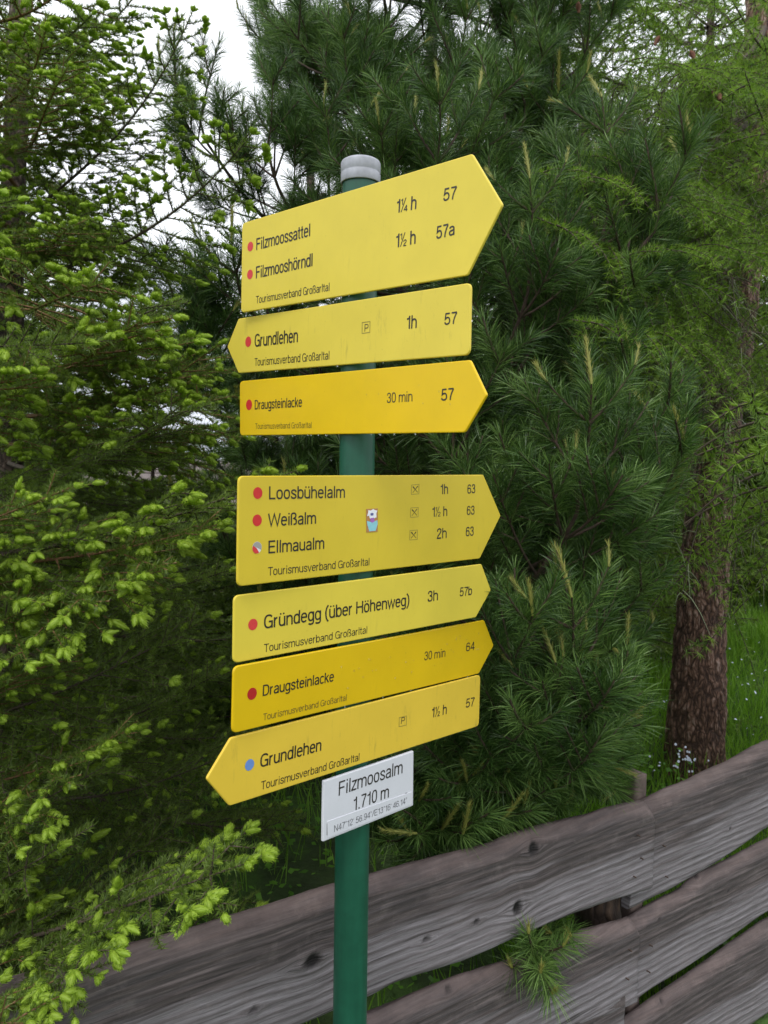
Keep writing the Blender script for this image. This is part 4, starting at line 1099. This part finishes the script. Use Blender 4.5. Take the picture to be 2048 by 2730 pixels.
def text_mesh(s, width, H, thick=.135):
    """lettering in x,y, baseline at y=0, extent 0..width, cap height H; strokes stay even after condensing"""
    adv = sum(G_[c][0] for c in s) - .12
    k = width / adv
    B = Buf(); x = -.06; w = thick * H / 2; zc = 0
    for c in s:
        thin = .55 if c in '½¼°"\'' else 1
        for st in G_[c][1]:
            p = (np.array(st, dtype=float) + [x, 0]) * [k, H]
            keep = np.r_[True, np.linalg.norm(np.diff(p, axis=0), axis=1) > H * .004]; p = p[keep]
            closed = np.linalg.norm(p[0] - p[-1]) < H * .01 and len(p) > 3
            T = np.diff(p, axis=0); T /= np.linalg.norm(T, axis=1)[:, None]
            if closed: T0 = np.concatenate([T[-1:], T]); T1 = np.concatenate([T, T[:1]])
            else: T0 = np.concatenate([T[:1], T]); T1 = np.concatenate([T, T[-1:]])
            N0 = np.stack([-T0[:, 1], T0[:, 0]], 1); N1 = np.stack([-T1[:, 1], T1[:, 0]], 1)
            m_ = N0 + N1; m_ /= np.maximum(np.linalg.norm(m_, axis=1)[:, None], 1e-6)
            m_ /= np.maximum((m_ * N0).sum(1)[:, None], .45)
            a, b2 = p + m_ * w * thin, p - m_ * w * thin
            zc = (zc + 1) % 4; z = np.full((len(p), 1), .00002 * zc)
            V = np.concatenate([np.hstack([a, z]), np.hstack([b2, z])])
            nn = len(p); i_ = np.arange(nn - 1)
            B.add(V, np.stack([i_, i_ + nn, i_ + nn + 1, i_ + 1], -1))
        x += G_[c][0]
    return B.mesh('lettering')

def rounded(poly, rads, seg=6):
    """2-D polygon with rounded corners"""
    out = []; n_ = len(poly)
    for i in range(n_):
        p, a, b_ = np.array(poly[i]), np.array(poly[i - 1]), np.array(poly[(i + 1) % n_])
        da, db = a - p, b_ - p; la, lb2 = np.linalg.norm(da), np.linalg.norm(db); da, db = da / la, db / lb2
        r_ = rads[i]; half = math.acos(max(-1, min(1, float(da @ db)))) / 2
        t = min(r_ / math.tan(half), la * .45, lb2 * .45)
        s_, e_ = p + da * t, p + db * t
        for q in np.linspace(0, 1, seg): out.append((1 - q) ** 2 * s_ + 2 * q * (1 - q) * p + q * q * e_)
    return np.array(out)
def inset(o2, d):
    a, b_ = np.roll(o2, 1, 0), np.roll(o2, -1, 0)
    t = b_ - a; t /= np.maximum(np.linalg.norm(t, axis=1)[:, None], 1e-9)
    c = o2.mean(0); n2 = np.stack([-t[:, 1], t[:, 0]], 1)
    s = np.sign(((c - o2) * n2).sum()); return o2 + n2 * d * s
def plate_mesh(name, outline, th, bev, lip=0.):
    n_ = len(outline)
    rings = [(inset(outline, 0), -th), (outline, -bev), (inset(outline, bev * .3), -bev * .3), (inset(outline, bev), 0.)]
    if lip: rings += [(inset(outline, bev + lip), 0.), (inset(outline, bev + lip + .0008), -.0006)]
    V = np.concatenate([np.hstack([o_, np.full((n_, 1), z)]) for o_, z in rings])
    i = np.arange(n_); j = (i + 1) % n_; F = []
    for k in range(len(rings) - 1): F.append(np.stack([i + k * n_, j + k * n_, j + (k + 1) * n_, i + (k + 1) * n_], -1))
    V = V.tolist(); F = np.concatenate(F).tolist()
    F.append([(len(rings) - 1) * n_ + q for q in range(n_)]); F.append([q for q in range(n_)][::-1])
    me = bpy.data.meshes.new(name); me.from_pydata(V, [], F); me.update()
    # orientation outward
    import bmesh
    bm = bmesh.new(); bm.from_mesh(me); bmesh.ops.recalc_face_normals(bm, faces=bm.faces); bm.to_mesh(me); bm.free()
    return me

def sign_mat(name, col, rough=.42, stain=.5):
    m, n, l, b = newmat(name)
    t = n.new('ShaderNodeTexCoord')
    f = noise(n, l, t.outputs['Object'], 9, 5, .55)
    base = ramp(n, [(.3, tuple(c * .95 for c in col)), (.7, tuple(min(1, c * 1.03) for c in col))]); l.new(f, base.inputs['Fac'])
    mp = n.new('ShaderNodeMapping'); mp.inputs['Scale'].default_value = (40, 6, 40); mp.inputs['Rotation'].default_value = (0, 0, .15)
    l.new(t.outputs['Object'], mp.inputs['Vector'])
    s = noise(n, l, mp.outputs[0], 2., 6, .75)
    s2 = noise(n, l, t.outputs['Object'], 14, 3)
    k = math_(n, l, 'MULTIPLY', math_(n, l, 'MULTIPLY', math_(n, l, 'SUBTRACT', s, .55, clamp=True), 4., clamp=True), math_(n, l, 'MULTIPLY', math_(n, l, 'SUBTRACT', s2, .45, clamp=True), 4., clamp=True))
    c = mixc(n, l, math_(n, l, 'MULTIPLY', k, stain), base.outputs['Color'], (.22, .17, .04))
    sp_ = noise(n, l, t.outputs['Object'], 160, 2)
    c = mixc(n, l, math_(n, l, 'MULTIPLY', math_(n, l, 'SUBTRACT', sp_, .70, clamp=True), 3., clamp=True), c, (.25, .20, .05))
    l.new(c, b.inputs['Base Color']); b.inputs['Roughness'].default_value = rough
    b.inputs['Coat Weight'].default_value = .06; b.inputs['Specular IOR Level'].default_value = .35; b.inputs['Coat Roughness'].default_value = .2
    bump(n, l, noise(n, l, t.outputs['Object'], 220, 2), .08, .0004, b)
    return m
def flat(name, col, rough=.45, var=.06): return simple(name, col, rough, var, 120)
INK = flat('black_ink', (.022, .018, .014)); INKF = flat('faded_ink', (.12, .085, .02)); INKG = flat('grey_ink', (.10, .10, .11))
RED = flat('red_vinyl', (.62, .022, .022)); REDP = flat('faded_red_vinyl', (.66, .045, .045)); REDD = flat('dark_red_vinyl', (.44, .012, .012)); BLUE = flat('blue_vinyl', (.14, .27, .62)); GREY = flat('grey_vinyl', (.36, .35, .34)); WHITE = flat('white_vinyl', (.75, .76, .80))
EDGE = flat('box_line', (.30, .235, .04))
DROP, n, l, b = newmat('water'); b.inputs['Base Color'].default_value = (.9, .95, 1, 1); b.inputs['Roughness'].default_value = .03
b.inputs['Transmission Weight'].default_value = .9; b.inputs['IOR'].default_value = 1.33

def zA(x, y): return 500 + x / 1.8433, 380 + y / 1.8433
def zB(x, y): return 500 + x / 1.8433, 1200 + y / 1.8433
def zC(x, y): return 550 + x / 2.07375, 1500 + y / 2.07375
def zD(x, y): return 820 + x / 5.0273, 1950 + y / 5.0273
def zE(x, y): return 600 + x / 4.1475, 400 + y / 4.1475
def zF(x, y): return 950 + x / 4.1475, 400 + y / 4.1475
SIGNG = 'arrow-shaped hiking signs on the green pole'
class Sign:
    def __init__(s, label, yaw, outline, rads, mat, cat='sign', group=SIGNG, th=.0045, name='trail_sign', gap=.010, lip=.0):
        s.u = Vector((math.cos(R(yaw)), math.sin(R(yaw)), 0)); s.n = Vector((math.sin(R(yaw)), -math.cos(R(yaw)), 0))
        s.o = Vector((POX, POY, 0)) + s.n * (PRAD + gap)
        pts = [on_plane(*p, s.o, s.n) for p in outline]
        cz = sum(p.z for p in pts) / len(pts)
        s.o = Vector((s.o.x, s.o.y, cz))
        s.t = thing(name, label, cat, s.o, R(yaw), group)
        # local frame: x along the board, -y towards the camera, z up ; printed things use rot X +90
        s.poly = np.array([s.loc(*p) for p in outline])
        s.out = rounded(s.poly, rads)
        me = plate_mesh('panel', s.out, th, .0018, lip); s.panel = s.add('panel', me, mat, 0); s.th = th
        # clamp behind
        bf = Buf(); g_ = gap - th
        for dz in (-.012, .012):
            V, F = lathe([(PRAD + .0005, dz - .006), (PRAD + .003, dz - .006), (PRAD + .003, dz + .006), (PRAD + .0005, dz + .006), (PRAD + .0005, dz - .006)], 32)
            bf.add(V + [0, PRAD + gap, 0], F)
        box(bf, (0, th + g_ / 2 - .0002, 0), (.11, max(g_ - .0008, .001), .03))
        c_ = obj('clamp', bf.mesh('clamp'), M['steel'], s.t)
    def loc(s, px, py):
        p = on_plane(px, py, s.o, s.n) - s.o
        return (p.dot(s.u), p.z)
    def add(s, name, me, mat, lift, ang=0., at=(0, 0)):
        o = obj(name, me, mat, s.t)
        o.matrix_local = Matrix.Translation((at[0], -lift, at[1])) @ Matrix.Rotation(R(90), 4, 'X') @ Matrix.Rotation(ang, 4, 'Z')
        return o
    def text(s, txt, a, b_, Hpx, z, ink=None, thick=.135):
        p, q = s.loc(*z(*a)), s.loc(*z(*b_))
        t = s.loc(*z(a[0], a[1] - Hpx))
        w = math.hypot(q[0] - p[0], q[1] - p[1]); ang = math.atan2(q[1] - p[1], q[0] - p[0])
        H = (t[1] - p[1]) * math.cos(ang)
        s.add('lettering', text_mesh(txt, w, H, thick), ink or INK, .0004, ang, p)
    def disc(s, c, rpx, z, mat, a0=0, a1=360, lift=.0004, name='route_dot'):
        p = s.loc(*z(*c)); r_ = s.loc(*z(c[0], c[1] - rpx))[1] - p[1]
        a = np.radians(np.linspace(a0, a1, 33))
        V = np.concatenate([[[0, 0, 0]], np.stack([r_ * np.cos(a), r_ * np.sin(a), 0 * a], 1)])
        return s.add(name, mesh(name, V, [np.stack([np.zeros(32, int), np.arange(32) + 1, np.arange(32) + 2], 1)]), mat, lift, 0, p)
    def quad(s, pts, z, mat, name, lift=.0004, raised=0.):
        q = np.array([s.loc(*z(*p)) for p in pts]); c = q.mean(0); q2 = q - c
        if raised: me = plate_mesh(name, rounded(q2, [.0006] * len(q2), 3), raised, raised * .4); return s.add(name, me, mat, lift + raised, 0, c)
        me = bpy.data.meshes.new(name); me.from_pydata([(x, y, 0) for x, y in q2], [], [list(range(len(q2)))]); return s.add(name, me, mat, lift, 0, c)
    def frame(s, pts, z, w=.0008, mat=None, cross=False, name='pictogram'):
        q = np.array([s.loc(*z(*p)) for p in pts]); c = q.mean(0); q = q - c
        B = Buf(); i2 = q * (1 - 2 * w / np.abs(q).max()); n_ = len(q)
        V = np.concatenate([q, i2]); V = np.hstack([V, np.zeros((2 * n_, 1))]); i_ = np.arange(n_)
        B.add(V, np.stack([i_, (i_ + 1) % n_, (i_ + 1) % n_ + n_, i_ + n_], -1))
        if cross:
            a, b_ = q * .62, w * 1.0
            for k, (p0, p1) in enumerate(((a[0], a[2]), (a[1], a[3]))):
                d = (p1 - p0) / np.linalg.norm(p1 - p0); nn = np.array([-d[1], d[0]])
                ws = [1.9, 2.0, .8, .8, .9] if k == 0 else [1.6, 1.5, .8, .8, .9]
                ts = [0, .28, .36, .8, 1]
                L_ = [p0 + (p1 - p0) * t_ + nn * w_ * b_ for t_, w_ in zip(ts, ws)]; R_ = [p0 + (p1 - p0) * t_ - nn * w_ * b_ for t_, w_ in zip(ts, ws)]
                V = np.array(L_ + R_); V = np.hstack([V, np.full((10, 1), .00003 * (k + 1))]); i_ = np.arange(4)
                B.add(V, np.stack([i_, i_ + 5, i_ + 6, i_ + 1], -1))
        o_ = s.add(name, B.mesh(name), mat or EDGE, .0004, 0, c)
        if cross: o_.data.materials.append(EDGE); o_.data.polygons.foreach_set('material_index', [1] * n_ + [0] * (len(o_.data.polygons) - n_))
        return o_
    def drops(s, n_, seed, rim=True, face=0, region=(0, 1)):
        rng = np.random.default_rng(seed); B = Buf()
        def drop(x, y, z, r_, el=1.):
            a, e = np.meshgrid(np.arange(8) * np.pi / 4, np.linspace(-1.5, 1.5, 6))
            V = np.stack([x + r_ * np.cos(e) * np.cos(a), y + r_ * np.cos(e) * np.sin(a) * .7, z + r_ * el * np.sin(e)], -1).reshape(-1, 3)
            i_ = np.arange(5)[:, None] * 8 + np.arange(8)[None]; j_ = np.arange(5)[:, None] * 8 + (np.arange(8) + 1)[None] % 8
            B.add(V, np.stack([i_, j_, j_ + 8, i_ + 8], -1).reshape(-1, 4))
        lo = s.poly[np.argsort(s.poly[:, 1])[:2]] if False else None
        o2 = s.out
        for _ in range(n_):
            x = rng.uniform(o2[:, 0].min() + .03, o2[:, 0].max() - .1)
            # bottom edge height at x
            k = o2[:, 1] < np.median(o2[:, 1]); e_ = o2[k]; e_ = e_[np.argsort(e_[:, 0])]
            drop(x, .0015, float(np.interp(x, e_[:, 0], e_[:, 1])) - .0015, rng.uniform(.0012, .0022), 1.2)
        for _ in range(face):
            x = rng.uniform(o2[:, 0].min() + .02 + region[0] * np.ptp(o2[:, 0]), o2[:, 0].min() + region[1] * np.ptp(o2[:, 0]) - .02)
            z = s.poly[:, 1].mean() + rng.uniform(-.36, .36) * np.ptp(o2[:, 1])
            mid = True
            up_ = [p for p in (o2[o2[:, 1] > 0])]; 
            drop(x, -.0003, z * .55 + .0, rng.uniform(.0006, .0014), rng.uniform(1, 1.8))
        if B.n:
            o = obj('water_drops', B.mesh('water_drops', True), DROP, s.t); o['kind'] = 'stuff'

Y1 = sign_mat('pale_yellow_paint', (.77, .61, .065), stain=.25)
Y2 = sign_mat('pale_yellow_paint_scratched', (.77, .61, .07), stain=.9)
Y3 = sign_mat('strong_yellow_paint', (.80, .53, .004), .38, .1)
Y4 = sign_mat('yellow_paint', (.70, .53, .035), stain=.3)
Y5 = sign_mat('yellow_paint_light', (.74, .59, .06), stain=.3)
Y6 = sign_mat('deep_yellow_paint', (.72, .48, .004), .38, .2)
Y7 = sign_mat('golden_yellow_paint_stained', (.76, .53, .05), stain=.9)
# 1
s1 = Sign('largest yellow arrow sign at the top, pointing right, two red dots, Filzmoossattel and Filzmooshörndl', -44, [zA(268, 396), zA(1398, 54), zA(1548, 305), zA(1375, 652), zA(262, 836)], [.012, .008, .006, .008, .012], Y1)
s1.text('Filzmoossattel', (350, 1107), (940, 952), 130, zE); s1.text('Filzmooshörndl', (346, 1420), (966, 1283), 132, zE)
s1.text('Tourismusverband Großarltal', (348, 1697), (1155, 1556), 82, zE, thick=.11)
s1.text('1¼ h', (447, 697), (660, 652), 148, zF); s1.text('57', (968, 565), (1100, 538), 138, zF)
s1.text('1½ h', (440, 1080), (652, 1036), 150, zF); s1.text('57a', (892, 984), (1083, 938), 140, zF)
s1.disc((281, 1067), 53, zE, REDP); s1.disc((277, 1375), 53, zE, REDP); s1.drops(5, 1)
# 2
s2 = Sign('yellow arrow sign pointing left, second from the top, Grundlehen with a boxed P', -47, [zA(250, 865), zA(195, 1003), zA(250, 1133), zA(1385, 1043), zA(1392, 688)], [.008, .005, .008, .012, .012], Y2)
s2.text('Grundlehen', (332, 1004), (541, 981), 62, zA); s2.text('Tourismusverband Großarltal', (332, 1098), (697, 1066), 38, zA, thick=.11)
s2.text('P', (871, 929), (888, 927), 36, zA, INKF); s2.frame([(858, 883), (899, 877), (898, 934), (857, 940)], zA)
s2.text('1h', (1078, 917), (1125, 911), 64, zA); s2.text('57', (1265, 897), (1322, 889), 58, zA); s2.disc((299, 979), 26, zA, REDP); s2.drops(5, 2)
# 3
s3 = Sign('deep yellow arrow sign pointing right above the bare piece of pole, Draugsteinlacke 30 min 57', -46.5, [zA(256, 1173), zA(1388, 1068), zA(1470, 1240), zA(1362, 1424), zA(257, 1440)], [.012, .008, .005, .008, .012], Y3)
s3.text('Draugsteinlacke', (332, 1312), (562, 1299), 46, zA); s3.text('Tourismusverband Großarltal', (335, 1408), (610, 1403), 28, zA, INKF, .10)
s3.text('30 min', (982, 1280), (1105, 1272), 50, zA, thick=.11); s3.text('57', (1250, 1269), (1307, 1264), 58, zA); s3.disc((303, 1289), 26, zA, RED); s3.drops(16, 3, face=9, region=(.5, .95))
# 4
s4 = Sign('yellow right-pointing arrow sign with small colourful sticker, lists Loosbühelalm, Weißalm, Ellmaualm', 48.5, [zB(253, 127), zB(1455, 121), zB(1540, 322), zB(1437, 533), zB(246, 671)], [.012, .009, .006, .009, .012], Y4)
for tx, a, b_, h in (('Loosbühelalm', (402, 242), (771, 234), 64), ('Weißalm', (400, 375), (629, 362), 63), ('Ellmaualm', (399, 508), (669, 485), 63)): s4.text(tx, a, b_, h, zB)
s4.text('Tourismusverband Großarltal', (398, 617), (893, 566), 42, zB, thick=.11)
for c in ((1119, 193), (1115, 306), (1111, 417)):
    x, y = c; s4.frame([(x - 19, y - 23), (x + 20, y - 26), (x + 19, y + 23), (x - 20, y + 26)], zB, .0007, INK, True)
for tx, a, b_, h in (('1h', (1244, 217), (1279, 215), 50), ('63', (1377, 214), (1413, 211), 45), ('1½ h', (1203, 328), (1275, 323), 49), ('63', (1374, 319), (1409, 316), 44), ('2h', (1227, 437), (1272, 432), 52), ('63', (1369, 424), (1405, 420), 46)): s4.text(tx, a, b_, h, zB)
s4.disc((345, 211), 29, zB, RED); s4.disc((342, 345), 29, zB, RED)
s4.disc((341, 479), 29, zB, WHITE, name='worn_dot'); s4.disc((341, 479), 28, zB, GREY, -25, 165, .0006, 'worn_dot'); s4.disc((339, 482), 26, zB, REDP, 150, 305, .0007, 'worn_dot')
stk = [s4.quad([(877, 289), (935, 286), (934, 401), (878, 405)], zB, flat('sticker_orange', (.46, .22, .07)), 'sticker', .0004, .0004)]
def stick(pts, col, nm, lf):
    q = s4.quad(pts, zB, flat(nm, col), nm, lf); q.parent = stk[0]; q.rotation_euler = (0, 0, 0); q.matrix_parent_inverse = Matrix()
    v = q.location - stk[0].location; q.location = (v.x, v.z, -v.y)
stick([(880, 348), (906, 354), (931, 344), (933, 362), (923, 396), (892, 399), (883, 370)], (.28, .62, .70), 'sticker_pot', .0011)
stick([(880, 325), (886, 307), (886, 295), (899, 297), (911, 289), (918, 294), (931, 297), (926, 312), (927, 330), (913, 336), (894, 337), (891, 322)], (.85, .86, .92), 'sticker_flower', .0012)
stick([(897, 334), (914, 332), (918, 350), (905, 357), (896, 350)], (.40, .14, .50), 'sticker_stem', .0013)
stick([(897, 311), (904, 308), (912, 310), (911, 321), (898, 322)], (.09, .10, .30), 'sticker_centre', .00135)
# 5
s5 = Sign('light yellow arrow sign pointing right, reads Gründegg über Höhenweg, route 57b', 46, [zB(230, 716), zB(1446, 560), zB(1492, 688), zB(1418, 822), zB(226, 1049)], [.012, .008, .006, .008, .012], Y5)
s5.text('Gründegg (über Höhenweg)', (322, 366), (1120, 237), 76, zC); s5.text('Tourismusverband Großarltal', (322, 495), (889, 390), 45, zC, thick=.11)
s5.text('3h', (1226, 217), (1279, 208), 59, zC); s5.text('57b', (1403, 187), (1467, 178), 49, zC); s5.disc((321, 857), 28, zB, REDP)
# 6
s6 = Sign('darkest yellow arrow sign pointing right with water drops, Draugsteinlacke 30 min 64', 49, [zC(153, 576), zC(1538, 318), zC(1590, 458), zC(1508, 614), zC(145, 946)], [.012, .008, .006, .008, .012], Y6)
s6.text('Draugsteinlacke', (313, 738), (702, 656), 61, zC); s6.text('Tourismusverband Großarltal', (316, 873), (775, 762), 38, zC, INKF, .10)
s6.text('30 min', (1206, 541), (1320, 520), 48, zC, thick=.11); s6.text('64', (1437, 491), (1480, 483), 47, zC); s6.disc((253, 725), 33, zC, REDD); s6.drops(4, 6, face=34, region=(.3, .95))
# 7
s7 = Sign('stained golden yellow arrow sign pointing left with a blue dot, lowest yellow sign', 48, [zC(137, 970), zC(2, 1197), zC(130, 1346), zC(1509, 903), zC(1517, 620)], [.008, .006, .008, .012, .012], Y7)
s7.text('Grundlehen', (300, 1133), (633, 1040), 72, zC); s7.text('Tourismusverband Großarltal', (305, 1256), (845, 1094), 46, zC, thick=.11)
s7.text('P', (1077, 892), (1096, 888), 35, zC, INKF); s7.frame([(1066, 855), (1109, 845), (1107, 899), (1064, 909)], zC)
s7.text('1½ h', (1246, 858), (1327, 837), 56, zC); s7.text('57', (1436, 803), (1479, 793), 49, zC); s7.disc((239, 1118), 31, zC, BLUE)
# 8 white plate
WH = sign_mat('white_plate', (.66, .67, .72), .4, .05)
s8 = Sign('small white plate below the yellow signs reading Filzmoosalm 1.710 m with coordinates', 47, [zD(222, 668), zD(1425, 262), zD(1418, 996), zD(210, 1482)], [.002] * 4, WH, name='altitude_sign', group=None, th=.006)
s8.quad([(262, 1205), (1402, 805), (1400, 975), (266, 1430)], zD, sign_mat('white_strip', (.66, .67, .72), .35, .05), 'coordinate_strip', .0001, .0009)
s8.text('Filzmoosalm', (420, 862), (1266, 560), 187, zD, thick=.115); s8.text('1.710 m', (615, 1065), (1083, 884), 178, zD, thick=.115)
def up(s_): 
    for c in s_.t.children:
        if c.name.startswith('lettering'): last = c
    return last
s8.text('N47°12\' 56.94"/E13°16\' 46.14"', (352, 1347), (1322, 962), 88, zD, INKG, .09)
lt = [c for c in s8.t.children if c.name.startswith('lettering')][-1]; lt.location.y = -.0014
s8.quad([(1178, 885), (1215, 872), (1214, 878), (1180, 890)], zD, INKG, 'scratch'); s8.quad([(1300, 836), (1318, 822), (1342, 824), (1320, 830)], zD, INK, 'scratch'); s8.quad([(258, 1235), (266, 1232), (264, 1390), (256, 1392)], zD, INKG, 'scratch', .0004)
print('verts', sum(len(m_.vertices) for m_ in bpy.data.meshes), 'polys', sum(len(m_.polygons) for m_ in bpy.data.meshes), 'objs', len(bpy.data.objects))
